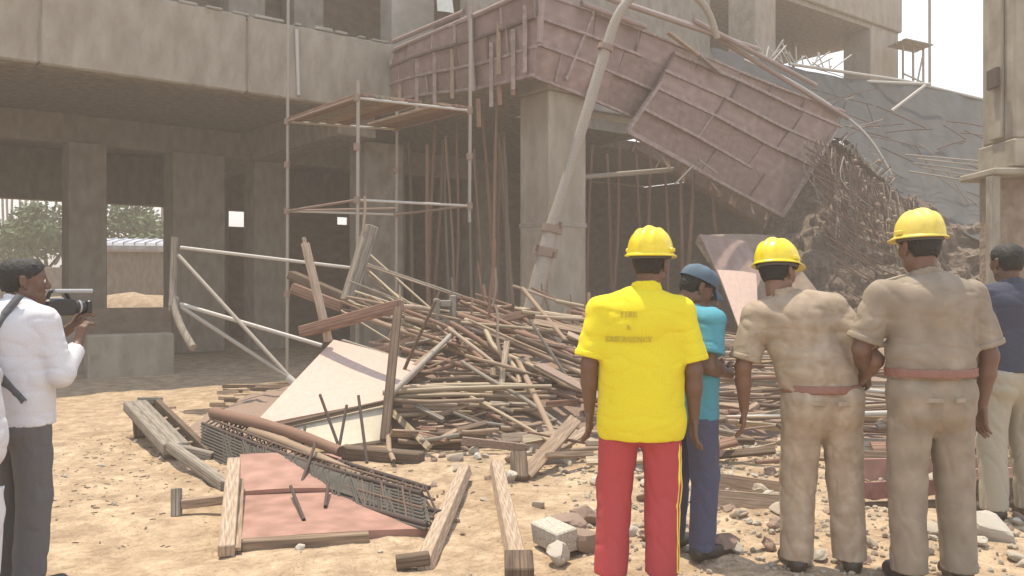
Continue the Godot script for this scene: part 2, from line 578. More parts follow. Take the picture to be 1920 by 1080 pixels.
# ---------------------------------------------------------------- portico with its broken shuttering
func formwork(p: Array, rows: int, cols: int, parent: Node3D, thick: float, rib: float, sag: float):
	# a face of shuttering sheets: each sheet its own piece, held by ribs along the joints
	var nn: Vector3 = (p[1] - p[0]).cross(p[3] - p[0]).normalized()
	if nn.dot(Vector3(0, 1.5, 0) - p[0]) < 0: nn = -nn
	var pt := func(t: float, s: float) -> Vector3:
		var q: Vector3 = p[0].lerp(p[1], t).lerp(p[3].lerp(p[2], t), s)
		return q + nn * sag * sin(t * 2.6 + s * 3.0) + Vector3(0, sag * 0.5 * sin(t * 7.0), 0)
	var sv := [0.0]
	for i in rows: sv.append(sv[i] + rng.randf_range(0.75, 1.3))
	for i in rows + 1: sv[i] /= sv[rows]
	sv[rows] = 1.0
	for i in rows:
		var tv := [0.0]
		var shift := rng.randf_range(-0.3, 0.3)
		for k in cols - 1: tv.append(clampf((k + 1.0 + shift + rng.randf_range(-0.2, 0.2)) / cols, 0.04, 0.97))
		tv.append(1.0)
		for k in cols:
			var off := nn * rng.randf_range(-0.02, 0.025)
			var w1 := nn * rng.randf_range(-0.02, 0.02)
			var c4 := [pt.call(tv[k], sv[i]) + off, pt.call(tv[k + 1], sv[i]) + off + w1, pt.call(tv[k + 1], sv[i + 1]) + off, pt.call(tv[k], sv[i + 1]) + off - w1]
			var mid: Vector3 = (c4[0] + c4[1] + c4[2] + c4[3]) * 0.25
			for e in 4: c4[e] = mid + (c4[e] - mid) * 0.99
			board("shutter_sheet", c4, thick, M["formwork_%d" % rng.randi_range(0, 3)], parent, rng.randf_range(-0.012, 0.012))
			if rng.randf() < 0.75:
				var a: Vector3 = pt.call(tv[k], sv[i]) + nn * rib * 0.55
				var b: Vector3 = pt.call(tv[k], sv[i + 1] + rng.randf_range(-0.03, 0.02)) + nn * rib * 0.55
				timber_in("rib", a, b, rib * rng.randf_range(0.5, 1.0), rib * 0.7, M.formwork_rib if rng.randf() < 0.4 else M.formwork_rib_dark, parent)
	for i in rows + 1:
		var light := rng.randf() < 0.6 or i == 0 or i == rows
		for k in cols:
			if rng.randf() < 0.08 and i > 0 and i < rows: continue
			timber_in("rib", pt.call(k / float(cols), sv[i]) + nn * rib * 0.5, pt.call((k + 1.0) / cols, sv[i]) + nn * rib * 0.5, rib * rng.randf_range(0.8, 1.1), rib, M.formwork_rib if light else M.formwork_rib_dark, parent)

func timber_in(called: String, a: Vector3, b: Vector3, w: float, t: float, mat: Material, parent: Node3D) -> MeshInstance3D:
	var inv := parent.transform.affine_inverse()
	return timber(called, inv * a, inv * b, w, t, mat, parent)

func rod_in(called: String, a: Vector3, b: Vector3, r: float, mat: Material, parent: Node3D, kind := 0) -> MeshInstance3D:
	var inv := parent.transform.affine_inverse()
	return rod(called, inv * a, inv * b, r, mat, parent, kind)

func build_portico():
	# corner column, square, with its edges broken at the head
	var col := thing("portico_column", "square grey concrete column under the broken formwork corner, pipe leaning on it", "column", Vector3(0.63, 0, -15.0), 0.6685)
	box("shaft", Vector3(0, -0.2, -0.80), Vector3(0.86, 4.86, 0), M.concrete, col, 0.025)
	box("lift_joint", Vector3(-0.01, 2.55, -0.81), Vector3(0.87, 2.63, 0.012), M.concrete_grey, col, 0.01)
	box("capital", Vector3(-0.03, 4.86, -0.82), Vector3(0.89, 5.12, 0.03), M.concrete_pale, col, 0.03)
	# roof deck still held between column and building
	var deck := thing("portico_deck", "remaining concrete deck edge behind the raised side formwork", "slab", Vector3(-2.35, 0, -17.8), 0.6685)
	box("deck", Vector3(0.12, 5.15, -0.3), Vector3(2.6, 5.4, 3.9), M.concrete_grey, deck, 0.0)
	box("deck_beam", Vector3(0.10, 5.05, -0.3), Vector3(0.5, 6.05, 3.9), M.concrete_grey, deck, 0.02)
	# side face of shuttering, from the inner corner out to the column
	var sf := thing("side_formwork", "brown shuttering rising from the edge beam to the column corner", "formwork", Vector3(-0.954, 4.934, -15.865), 0.0)
	formwork([Vector3(-2.365, 6.209, -17.716), Vector3(0.377, 6.262, -14.245), Vector3(0.344, 4.919, -14.287), Vector3(-2.365, 5.229, -17.716)], 3, 6, sf, 0.03, 0.05, 0.06)
	for e in [[Vector3(-2.299, 6.224, -17.536), Vector3(-0.505, 6.255, -15.264)], [Vector3(-0.649, 6.227, -15.414), Vector3(0.583, 6.290, -13.854)], [Vector3(-2.355, 6.400, -17.639), Vector3(-0.852, 6.401, -15.736)], [Vector3(-0.743, 6.401, -15.436), Vector3(-0.664, 4.894, -15.337)], [Vector3(0.484, 6.175, -13.883), Vector3(0.436, 5.357, -13.944)]]:
		rod_in("waler_pipe", e[0], e[1], 0.045, M.formwork_rib, sf)
	for px in 9:
		var a := [Vector3(-2.203, 5.906, -17.447), Vector3(-1.815, 5.884, -16.955), Vector3(-1.437, 5.909, -16.476), Vector3(-1.079, 5.817, -16.024), Vector3(-0.701, 5.987, -15.545), Vector3(-0.354, 5.678, -15.106), Vector3(-0.225, 5.992, -14.942), Vector3(0.018, 5.768, -14.635), Vector3(0.208, 6.087, -14.394)][px] as Vector3
		timber_in("batten", a, a + Vector3(0.0, -0.9 - 0.1 * (px % 3), 0.01), 0.07, 0.04, M.formwork_rib if px % 3 else M.wood, sf)
	for e in [[Vector3(-0.598, 4.818, -15.544), 0.5], [Vector3(-0.227, 4.962, -15.073), 0.35], [Vector3(0.000, 4.968, -14.786), 0.25]]:
		timber_in("hanging_strip", e[0], e[0] + Vector3(0.02, -e[1], 0), 0.08, 0.03, M.wood_red, sf)
	# front face of shuttering, sagging to the right
	var ff := thing("front_formwork", "long brown shuttering face sagging down from the column corner", "formwork", Vector3(2.341, 4.816, -16.221), 0.0)
	formwork([Vector3(0.388, 6.390, -14.679), Vector3(7.594, 5.518, -20.369), Vector3(6.121, 3.752, -19.206), Vector3(0.281, 4.993, -14.594)], 3, 7, ff, 0.03, 0.05, 0.08)
	for e in [[Vector3(1.133, 6.595, -15.076), Vector3(3.954, 6.473, -17.303)], [Vector3(1.467, 6.544, -15.250), Vector3(4.987, 6.357, -18.030)], [Vector3(3.838, 6.458, -17.250), Vector3(7.686, 5.380, -20.289)], [Vector3(1.176, 6.331, -15.046), Vector3(2.408, 6.220, -16.019)], [Vector3(3.417, 6.545, -16.714), Vector3(6.647, 5.931, -19.392)]]:
		rod_in("waler_pipe", e[0], e[1], 0.05, M.formwork_rib, ff)
	for e in [[Vector3(1.466, 6.398, -15.427), Vector3(0.901, 5.013, -14.981)], [Vector3(1.536, 5.503, -15.483), Vector3(1.287, 4.809, -15.286)], [Vector3(1.789, 5.925, -15.657), Vector3(1.483, 5.208, -15.416)]]:
		timber_in("batten", e[0], e[1], 0.07, 0.05, M.formwork_rib, ff)
	# torn loose panel hanging in front
	var lp := thing("hanging_formwork_panel", "large ribbed brown shuttering panel torn loose and hanging tilted", "formwork", Vector3(4.263, 4.516, -17.293), 0.0)
	formwork([Vector3(3.020, 5.900, -16.629), Vector3(7.411, 5.121, -20.071), Vector3(5.644, 3.017, -18.549), Vector3(2.043, 4.281, -15.731)], 4, 3, lp, 0.035, 0.055, 0.05)
	for e in [[Vector3(2.009, 4.251, -15.615), Vector3(5.608, 2.985, -18.431)], [Vector3(5.613, 2.986, -18.448), Vector3(7.290, 5.085, -19.874)], [Vector3(2.030, 4.263, -15.631), Vector3(2.714, 5.259, -16.235)]]:
		timber_in("edge_angle", e[0], e[1], 0.09, 0.06, M.formwork_rib, lp)
	for e in [[Vector3(2.862, 6.205, -16.301), Vector3(3.544, 5.915, -16.839), "wood_pale"], [Vector3(3.538, 5.907, -16.809), Vector3(4.067, 5.650, -17.252), "wood_grey"]]:
		timber_in("batten", e[0], e[1], 0.10, 0.05, M[e[2]], lp)
	for i in 14:
		var q: Vector3 = Vector3(2.093, 4.240, -15.821).lerp(Vector3(5.605, 2.974, -18.569), rng.randf())
		timber_in("torn_strip", q, q + Vector3(rng.randf_range(-0.15, 0.2), -rng.randf_range(0.1, 0.4), rng.randf_range(-0.05, 0.1)), rng.randf_range(0.02, 0.07), 0.015, [M.wood_red, M.wood, M.formwork_rib][i % 3], lp)
	for e in [[Vector3(3.349, 3.765, -16.379), Vector3(2.957, 3.384, -16.070)], [Vector3(3.927, 3.693, -16.964), Vector3(3.467, 3.877, -16.473)]]:
		rod_in("bent_tie", e[0], e[1], 0.018, M.pipe_grey, lp)
	# the slab that came down, seen from below, with its mat of steel
	var cs := thing("collapsed_slab", "fallen brown concrete deck slanting to the ground with steel bars hanging out", "slab", Vector3(5.683, 2.973, -17.500), 0.0)
	board("slab_piece", [Vector3(2.572, 4.464, -18.600), Vector3(8.143, 5.211, -22.200), Vector3(9.366, 4.080, -22.000), Vector3(5.888, 2.911, -20.400)], 0.2, M.block_wall, cs, 0.05)
	var bf := obj("broken_face", slope_mesh(cs.position), M.rubble_brown, cs)
	bf.set_meta("label", "rough grey-brown broken face of the fallen deck")
	board("slab_piece", [Vector3(3.578, 2.522, -17.000), Vector3(5.186, 2.558, -17.600), Vector3(5.941, 0.586, -15.200), Vector3(4.272, 0.610, -14.800)], 0.18, M.block_wall, cs, 0.04)
	board("plywood_sheet", [Vector3(3.387, 2.481, -16.000), Vector3(4.306, 2.357, -16.200), Vector3(4.334, 1.685, -15.400), Vector3(3.793, 0.833, -14.600)], 0.03, M.formwork_2, cs, 0.03)
	board("plywood_sheet", [Vector3(3.449, 1.814, -14.900), Vector3(4.104, 1.751, -14.900), Vector3(3.945, 1.073, -14.200), Vector3(3.586, 0.894, -14.000)], 0.03, M.ply_pink, cs, 0.02)
	for i in 90:
		var t := i / 89.0
		var a: Vector3 = Vector3(6.398, 4.676, -19.000).lerp(Vector3(8.372, 3.032, -18.200), t) + Vector3(0, rng.randf_range(-0.1, 0.1), rng.randf_range(-0.1, 0.5))
		var drop := rng.randf_range(0.9, 2.3)
		var mid := a + Vector3(rng.randf_range(-0.15, 0.25), -drop * 0.5, rng.randf_range(0.05, 0.3))
		var e := a + Vector3(rng.randf_range(-0.1, 0.5), -drop, rng.randf_range(0.2, 0.6))
		tube("rebar", [a, mid, e], 0.012, M.rust if i % 3 else M.pipe_grey, cs, 8)
	for i in 30:
		var a: Vector3 = Vector3(6.105, 4.552, -18.800).lerp(Vector3(5.917, 1.500, -16.400), i / 29.0) + Vector3(0, rng.randf_range(-0.1, 0.1), 0.2)
		var e := a + Vector3(rng.randf_range(1.2, 2.2), -rng.randf_range(0.7, 1.3), rng.randf_range(-0.1, 0.3))
		tube("rebar", [a, a.lerp(e, 0.5) + Vector3(0, -0.08, 0), e], 0.012, M.rust, cs, 8)
	for i in 40:
		var p: Vector3 = Vector3(7.425, 4.329, -19.600).lerp(Vector3(7.419, 2.110, -16.900), rng.randf()) + Vector3(rng.randf_range(-0.5, 0.5), rng.randf_range(-0.25, 0.25), 0.35)
		var o := obj("concrete_crumb", rock_mesh(i % 5), M.rock_brown if i % 3 else M.rock, cs)
		o.position = p - cs.position
		o.scale = Vector3.ONE * rng.randf_range(0.02, 0.055)
	for i in 26:
		var a: Vector3 = Vector3(7.336, 4.771, -20.000).lerp(Vector3(8.430, 3.822, -19.800), i / 25.0)
		rod_in("starter_bar", a, a + Vector3(rng.randf_range(-0.15, 0.25), rng.randf_range(0.05, 0.3), rng.randf_range(-0.1, 0.2)), 0.014, M.pipe_pale if i % 2 else M.rust, cs)
	# pump pipe leaning on the column, bent over at the top
	var pp := thing("pump_pipe", "long grey pipe with clamp collars leaning on the column, bent over at its top", "pipe", Vector3(0.200, 0.820, -13.300), 0.0)
	var path := smooth_path([Vector3(0.192, 0.796, -13.300), Vector3(0.500, 1.983, -13.400), Vector3(0.615, 2.471, -13.450), Vector3(0.844, 3.205, -13.500), Vector3(1.157, 4.230, -13.550), Vector3(1.439, 5.164, -13.600), Vector3(1.636, 5.703, -13.600), Vector3(1.922, 6.031, -13.600), Vector3(2.331, 6.161, -13.600), Vector3(2.760, 6.064, -13.700), Vector3(3.054, 5.798, -13.800), Vector3(3.218, 5.412, -13.900)], 60)
	var loc := []
	var rr := []
	for i in path.size():
		loc.append(path[i] - pp.position)
		var t := i / 60.0
		rr.append(0.125 if t < 0.18 else (lerpf(0.125, 0.082, clampf((t - 0.18) / 0.1, 0, 1)) if t < 0.6 else lerpf(0.082, 0.05, (t - 0.6) / 0.4)))
	obj("hose", tube_mesh(loc, rr, 14), M.pipe_grey, pp)
	for e in [[Vector3(0.623, 2.454, -13.450), Vector3(0.598, 2.341, -13.450), 0.16], [Vector3(0.516, 2.113, -13.420), Vector3(0.492, 1.984, -13.420), 0.185], [Vector3(1.448, 5.229, -13.600), Vector3(1.423, 5.147, -13.600), 0.12]]:
		rod_in("clamp_collar", e[0], e[1], e[2], M.pipe_rust, pp)
	for e in [[Vector3(0.714, 2.399, -13.350)], [Vector3(0.368, 2.060, -13.300)], [Vector3(0.608, 1.948, -13.300)]]:
		rod_in("clamp_bolt", e[0], e[0] + Vector3(0.02, 0.09, 0), 0.025, M.rust, pp)
	# pipe across the dark opening behind the column
	var cp := rod("cross_pipe", Vector3(1.341, 3.551, -16.400), Vector3(3.087, 3.769, -17.000), 0.05, M.pipe_grey)
	tag(cp, "level pale pipe spanning the dark opening right of the column", "pipe")

# ---------------------------------------------------------------- far surroundings
func leafy(seed_value: int, rx: float, ry: float, count: int, leaf: float) -> ArrayMesh:
	var r := RandomNumberGenerator.new()
	r.seed = seed_value
	var st := new_st()
	var lobes := []
	for i in 14:
		var a := r.randf() * TAU
		var e := r.randf_range(-0.5, 0.95)
		lobes.append([Vector3(cos(a) * sqrt(1 - e * e) * rx * 0.65, e * ry * 0.65, sin(a) * sqrt(1 - e * e) * rx * 0.65), r.randf_range(0.28, 0.48) * rx])
	for i in count:
		var lb: Array = lobes[r.randi_range(0, 13)]
		var dir := Vector3(r.randfn(), r.randfn(), r.randfn()).normalized()
		var p: Vector3 = lb[0] + dir * lb[1] * pow(r.randf(), 0.4)
		var t := Vector3(r.randfn(), r.randfn(), r.randfn()).normalized() * leaf * r.randf_range(0.7, 1.3)
		var s := t.cross(dir).normalized() * leaf * 0.45
		quad(st, p - t, p + s, p + t, p - s)
	return finish(st)

func tree(called: String, label: String, base: Vector3, h: float, rx: float, seed_value: int):
	var t := thing(called, label, "tree", base, 0.0, "trees beyond the building")
	var r := RandomNumberGenerator.new()
	r.seed = seed_value
	obj("trunk", tube_mesh([Vector3(0, -0.2, 0), Vector3(0.1, h * 0.25, 0), Vector3(0.0, h * 0.55, 0.1)], [0.16, 0.12, 0.06], 8), M.bark, t)
	for i in 4:
		var a := r.randf() * TAU
		obj("limb", tube_mesh([Vector3(0.05, h * 0.3, 0), Vector3(cos(a) * rx * 0.3, h * 0.5, sin(a) * rx * 0.3), Vector3(cos(a) * rx * 0.6, h * 0.68, sin(a) * rx * 0.6)], [0.07, 0.05, 0.02], 6), M.bark, t)
	var cr := obj("crown", leafy(seed_value, rx, h * 0.45, 2600, 0.16), M.leaf, t)
	cr.position = Vector3(0, h * 0.6, 0)

func build_far_things():
	tree("bushy_tree", "round bushy tree seen through the gap beside the leftmost inner column", Vector3(-22.099, 0.995, -42.000), 4.4, 2.6, 5)
	tree("bushy_tree", "low green tree behind the pale tin roof", Vector3(-19.367, 0.971, -44.000), 4.8, 2.4, 6)
	tree("bushy_tree", "small drooping tree next to the far bare poles", Vector3(-16.236, 1.019, -40.000), 3.0, 1.5, 7)
	tree("bushy_tree", "thin tree at the far edge of the site, beside the bushy one", Vector3(-26.001, 0.947, -46.000), 4.0, 2.0, 8)
	# tin-roofed hut
	var hut := thing("tin_roof_hut", "low hut with pale blue tin roof beyond the open ground floor", "hut", Vector3(-15.478, 1.067, -36.000), 0.2)
	box("wall", Vector3(-1.5, -0.3, -1.0), Vector3(1.5, 2.0, 1.0), M.concrete_grey, hut, 0.02)
	var rf := box("roof", Vector3(-1.7, 2.0, -1.3), Vector3(1.7, 2.35, 1.3), M.roof_sheet, hut, 0.1)
	rf.rotation.x = 0.12
	for i in 9:
		var rb := box("roof_rib", Vector3(-1.6 + i * 0.4 - 0.02, 2.33, -1.3), Vector3(-1.6 + i * 0.4 + 0.02, 2.40, 1.3), M.roof_sheet, hut, 0.01)
		rb.rotation.x = 0.12
	var wl := thing("yard_wall", "grey boundary wall beyond the open ground floor, left of the tin roof hut", "wall", Vector3(-19.880, 1.043, -38.000), 0.15)
	box("wall", Vector3(-3.2, -0.4, -0.12), Vector3(1.2, 1.35, 0.12), M.concrete_grey, wl, 0.02)
	var bank := obj("earth_bank", bank_mesh(), M.sand)
	bank.position = Vector3(-14.089, 0.508, -33.000)
	tag(bank, "bank of earth beyond the building", "", "", "structure")
	# bare poles of a far scaffold, seen against the sky
	var fs := thing("far_scaffold", "far bare scaffold poles against the white sky, seen under the slab", "scaffold", Vector3(-19.339, 0.923, -48.000), 0.0)
	for i in 12:
		var x := -1.6 + i * 0.32 + rng.randf_range(-0.1, 0.1)
		rod("pole", Vector3(x, -1, rng.randf_range(-1, 1)), Vector3(x + rng.randf_range(-0.1, 0.1), 6.5, 0), 0.06, M.pipe_grey, fs)
	for y in [2.2, 3.9, 5.2]:
		rod("ledger", Vector3(-2.0, y, 0), Vector3(2.2, y + 0.2, 0), 0.05, M.pipe_grey, fs)
	var fs2 := thing("far_scaffold", "far scaffold poles left of the bushy tree, seen under the slab", "scaffold", Vector3(-26.901, 0.923, -48.000), 0.0)
	for i in 8:
		var x := -1.2 + i * 0.34 + rng.randf_range(-0.1, 0.1)
		rod("pole", Vector3(x, -1, rng.randf_range(-1, 1)), Vector3(x + rng.randf_range(-0.1, 0.1), 6.5, 0), 0.06, M.pipe_grey, fs2)
	# wing behind the portico, with its own beam, columns and shores
	var w := thing("rear_wing", "pale hazy concrete wing rising behind the collapsed portico", "building", Vector3(13.079, 8.716, -30.000), 0.6685)
	var cp: Material = M.concrete
	var gz := 0.0
	box("corner_column", Vector3(-1.75, -8.0, -1.0), Vector3(0.0, 1.4, 0.0), cp, w, 0.03)
	box("edge_beam", Vector3(-9.0, 1.4, -0.5), Vector3(0.06, 4.4, 0.1), cp, w, 0.03)
	box("slab", Vector3(-9.0, 1.25, -8.0), Vector3(0.0, 1.4, -0.02), M.concrete_grey, w, 0.0)
	box("side_beam", Vector3(-0.4, 1.42, -8.0), Vector3(0.04, 4.3, -0.52), cp, w, 0.03)
	box("floor", Vector3(-12.0, -1.1, -8.0), Vector3(0.0, -0.8, -0.05), M.concrete_grey, w, 0.0)
	box("back_wall", Vector3(-12.0, -0.8, -8.3), Vector3(-4.2, 1.25, -8.0), M.block_wall, w, 0.0)
	for i in 9:
		rod("shore", Vector3(-4.3 + i * 0.32, -0.8, -2.5 - (i % 3)), Vector3(-4.25 + i * 0.32, 1.25, -2.5 - (i % 3)), 0.05, M.pipe_grey, w)
	var pc := thing("upper_column", "pale upright column standing above the sagging formwork", "column", Vector3(6.494, 7.850, -24.000), 0.6685)
	box("shaft", Vector3(-0.45, -2.6, -0.45), Vector3(0.45, 3.6, 0.45), M.concrete, pc, 0.03)
	box("kicker", Vector3(-0.5, -2.6, -0.5), Vector3(0.5, -0.2, 0.5), M.concrete_grey, pc, 0.03)
	var uw := thing("upper_wall", "dull grey wall of the floor above the portico", "wall", Vector3(4.564, 8.139, -23.000), 0.6685)
	box("wall", Vector3(-7.0, -2.4, -0.3), Vector3(0.9, 4.0, 0.0), M.concrete_grey, uw, 0.02)
	box("parapet", Vector3(-7.0, -2.5, 0.01), Vector3(0.95, -1.9, 0.2), M.concrete_pale, uw, 0.02)
	# tower mast and timber stage beside the wing
	var st := thing("timber_stage", "small timber stage on poles at the wing's corner against the sky", "scaffold", Vector3(12.730, 8.301, -29.000), 0.4)
	for x in [0.1, 0.55, 1.0]:
		rod("pole", Vector3(x, -6.0, 0), Vector3(x - 0.03, 1.15, 0), 0.04, M.pipe_grey, st)
	rod("brace", Vector3(0.05, 0.2, 0.05), Vector3(1.05, -0.05, 0.05), 0.03, M.pipe_grey, st)
	rod("brace", Vector3(0.9, 0.9, 0.05), Vector3(0.6, -0.2, 0.05), 0.03, M.pipe_grey, st)
	for i in 4:
		timber("plank", Vector3(-0.2, 1.17 + 0.02 * i, -0.3 + i * 0.2), Vector3(1.0, 1.1 + 0.02 * i, -0.3 + i * 0.2), 0.18, 0.04, M.wood_grey, st)
	var mast := rod("mast", Vector3(14.143, 1.861, -30.000), Vector3(14.125, 11.963, -30.000), 0.05, M.pipe_grey)
	tag(mast, "thin dark upright mast against the white sky", "mast")
	# debris net draped over the fallen deck
	var net := thing("debris_net", "blue-grey debris netting draped over the fallen deck behind the panel", "net", Vector3(8.467, 4.675, -22.000), 0.0)
	obj("netting", net_mesh(net.position), M.net_blue, net)
	for e in [[Vector3(7.035, 7.183, -22.500), Vector3(10.679, 7.100, -24.000)], [Vector3(10.679, 7.100, -24.000), Vector3(12.844, 6.580, -24.000)], [Vector3(9.005, 6.960, -23.400), Vector3(11.046, 6.875, -23.400)], [Vector3(9.590, 5.972, -22.400), Vector3(10.532, 6.664, -22.600)]]:
		rod_in("edge_pole", e[0], e[1], 0.04, M.pipe_pale, net)
	for i in 24:
		var a: Vector3 = Vector3(6.141, 7.214, -22.200).lerp(Vector3(8.510, 7.150, -23.200), rng.randf())
		rod_in("starter_bar", a, a + Vector3(rng.randf_range(-0.5, 0.6), rng.randf_range(0.1, 0.55), rng.randf_range(-0.2, 0.2)), 0.02, M.pipe_pale, net)
	for i in 46:
		var a: Vector3 = Vector3(6.177, 6.261, -21.400).lerp(Vector3(10.901, 4.101, -20.600), rng.randf()) + Vector3(rng.randf_range(-0.6, 0.6), rng.randf_range(-0.9, 0.9), rng.randf_range(0.0, 0.3))
		var e := a + Vector3(rng.randfn(0.5, 0.7), rng.randfn(-0.35, 0.35), rng.randf_range(-0.2, 0.3))
		tube("tangled_bar", [a, a.lerp(e, 0.5) + Vector3(0, rng.randf_range(-0.03, 0.03), 0), e], rng.randf_range(0.009, 0.016), [M.rust, M.pipe_grey, M.net_dark, M.rust][i % 4], net, 8)
	var cab := tube("loose_cable", [Vector3(5.388, 6.802, -20.600), Vector3(6.410, 6.308, -20.500), Vector3(7.568, 5.479, -20.300), Vector3(8.122, 4.860, -20.100), Vector3(8.520, 4.037, -19.900)], 0.03, M.pipe_pale)
	tag(cab, "pale cable arching down from the sagging formwork to the fallen slab", "cable")
	for i in 5:
		var a: Vector3 = Vector3(8.677, 4.431, -19.500) + Vector3(0, -0.09 * i, 0)
		var lw := rod("slack_bar", a + Vector3(rng.randf_range(-0.2, 0.3), 0, 0), a + Vector3(2.4 + rng.randf_range(-0.3, 0.2), -0.15 - 0.04 * i, -0.3), 0.02, M.pipe_grey)
		tag(lw, "slender steel bar lying level over the fallen slab by the gate canopy", "steel bar", "slender bars by the gate canopy")
	# neighbouring tan building at the right edge, with its gate canopy
	var nb := thing("tan_building", "tan plastered building edge beside the gap of sky", "building", Vector3(7.645, 1.500, -13.000), 0.0)
	box("pier", Vector3(-0.28, 2.2, -0.9), Vector3(2.4, 7.5, 0.0), M.plaster_tan, nb, 0.03)
	box("pier_rib", Vector3(-0.34, 2.25, -0.6), Vector3(-0.285, 7.5, -0.25), M.plaster_tan, nb, 0.015)
	box("meter_box", Vector3(-0.43, 3.0, -0.5), Vector3(-0.375, 3.3, -0.2), M.rust_dark, nb, 0.01)
	box("canopy", Vector3(-0.6, 1.66, -1.0), Vector3(2.4, 1.76, 0.06), M.plaster_tan, nb, 0.02)
	box("canopy_wall", Vector3(-0.3, 1.785, -1.0), Vector3(2.4, 2.195, 0.02), M.plaster_tan, nb, 0.02)
	box("post", Vector3(-0.6, -1.6, -0.2), Vector3(-0.48, 1.655, 0.0), M.concrete_grey, nb, 0.015)
	box("gate_wall", Vector3(-0.475, -1.6, -0.6), Vector3(2.4, 1.655, -0.4), M.block_wall, nb, 0.0)

func bank_mesh() -> ArrayMesh:
	var st := new_st(true)
	var n := noise(0.5, 88, 3)
	var N := 30
	for i in N:
		for k in 10:
			var q := []
			for e in [[0, 0], [1, 0], [1, 1], [0, 1]]:
				var x: float = -7.0 + 14.0 * (i + e[0]) / N
				var t: float = (k + e[1]) / 10.0
				q.append(Vector3(x, -0.5 + 1.3 * sin(t * PI) * (1.0 - 0.3 * absf(x) / 7.0) + 0.15 * n.get_noise_2d(x, t * 4.0), -2.0 + 4.0 * t))
			quad(st, q[0], q[1], q[2], q[3])
	st.index()
	return finish(st)

func slope_mesh(origin: Vector3) -> ArrayMesh:
	var tp := smooth_path([Vector3(6.350, 4.278, -22.000), Vector3(7.533, 4.617, -21.600), Vector3(8.685, 3.855, -20.400), Vector3(9.664, 2.973, -19.600), Vector3(10.853, 2.828, -19.200)], 70)
	var lp := smooth_path([Vector3(4.339, 0.415, -16.400), Vector3(5.066, 0.421, -15.600), Vector3(6.141, 0.477, -14.800), Vector3(7.396, 0.463, -15.000), Vector3(8.592, 0.449, -15.200)], 70)
	var n := noise(1.1, 161, 5)
	var n2 := noise(3.5, 162, 3)
	var st := new_st()
	var R := 60
	var P := []
	for i in 71:
		var row := []
		for k in R + 1:
			var t := k / float(R)
			var p: Vector3 = tp[i].lerp(lp[i], t)
			var w := n.get_noise_3dv(p) * 0.5 + absf(n2.get_noise_3dv(p)) * 0.28
			row.append(p + Vector3(0.0, 0.45, 0.9).normalized() * w - Vector3(0, sin(t * PI) * 0.35, 0) - origin)
		P.append(row)
	for i in 70:
		for k in R:
			quad(st, P[i][k], P[i + 1][k], P[i + 1][k + 1], P[i][k + 1])
	return finish(st)

func net_mesh(origin: Vector3) -> ArrayMesh:
	# a slack sheet hung from its upper edge, falling in folds
	var top := [Vector3(4.784, 7.344, -21.500), Vector3(7.004, 7.103, -22.400), Vector3(8.928, 6.969, -23.200), Vector3(10.679, 7.071, -24.000), Vector3(11.834, 6.811, -24.000), Vector3(13.133, 6.465, -24.000)]
	var low := [Vector3(5.477, 5.131, -19.800), Vector3(7.360, 4.996, -20.400), Vector3(8.158, 4.444, -20.400), Vector3(8.659, 3.665, -20.000), Vector3(9.410, 2.885, -19.200), Vector3(9.958, 2.275, -18.400)]
	var tp := smooth_path(top, 60)
	var lp := smooth_path(low, 60)
	var n := noise(0.7, 61, 3)
	var v := PackedVector3Array()
	var idx := PackedInt32Array()
	var R := 26
	for i in 61:
		for k in R + 1:
			var t := k / float(R)
			var p: Vector3 = tp[i].lerp(lp[i], t)
			p += Vector3(0, -0.55 * sin(t * PI), 0.0)
			p += Vector3(0.05, 0.06, 0.20) * (n.get_noise_2d(i * 0.14, t * 1.2) + 0.08 * sin(i * 0.55 + t * 1.5)) * (0.3 + t)
			v.append(p - origin)
	for i in 60:
		for k in R:
			var a := i * (R + 1) + k
			idx.append_array([a, a + R + 1, a + 1, a + 1, a + R + 1, a + R + 2])
	var st := SurfaceTool.new()
	st.begin(Mesh.PRIMITIVE_TRIANGLES)
	st.set_smooth_group(0)
	for i in idx: st.add_vertex(v[i])
	st.index()
	st.generate_normals()
	return st.commit()

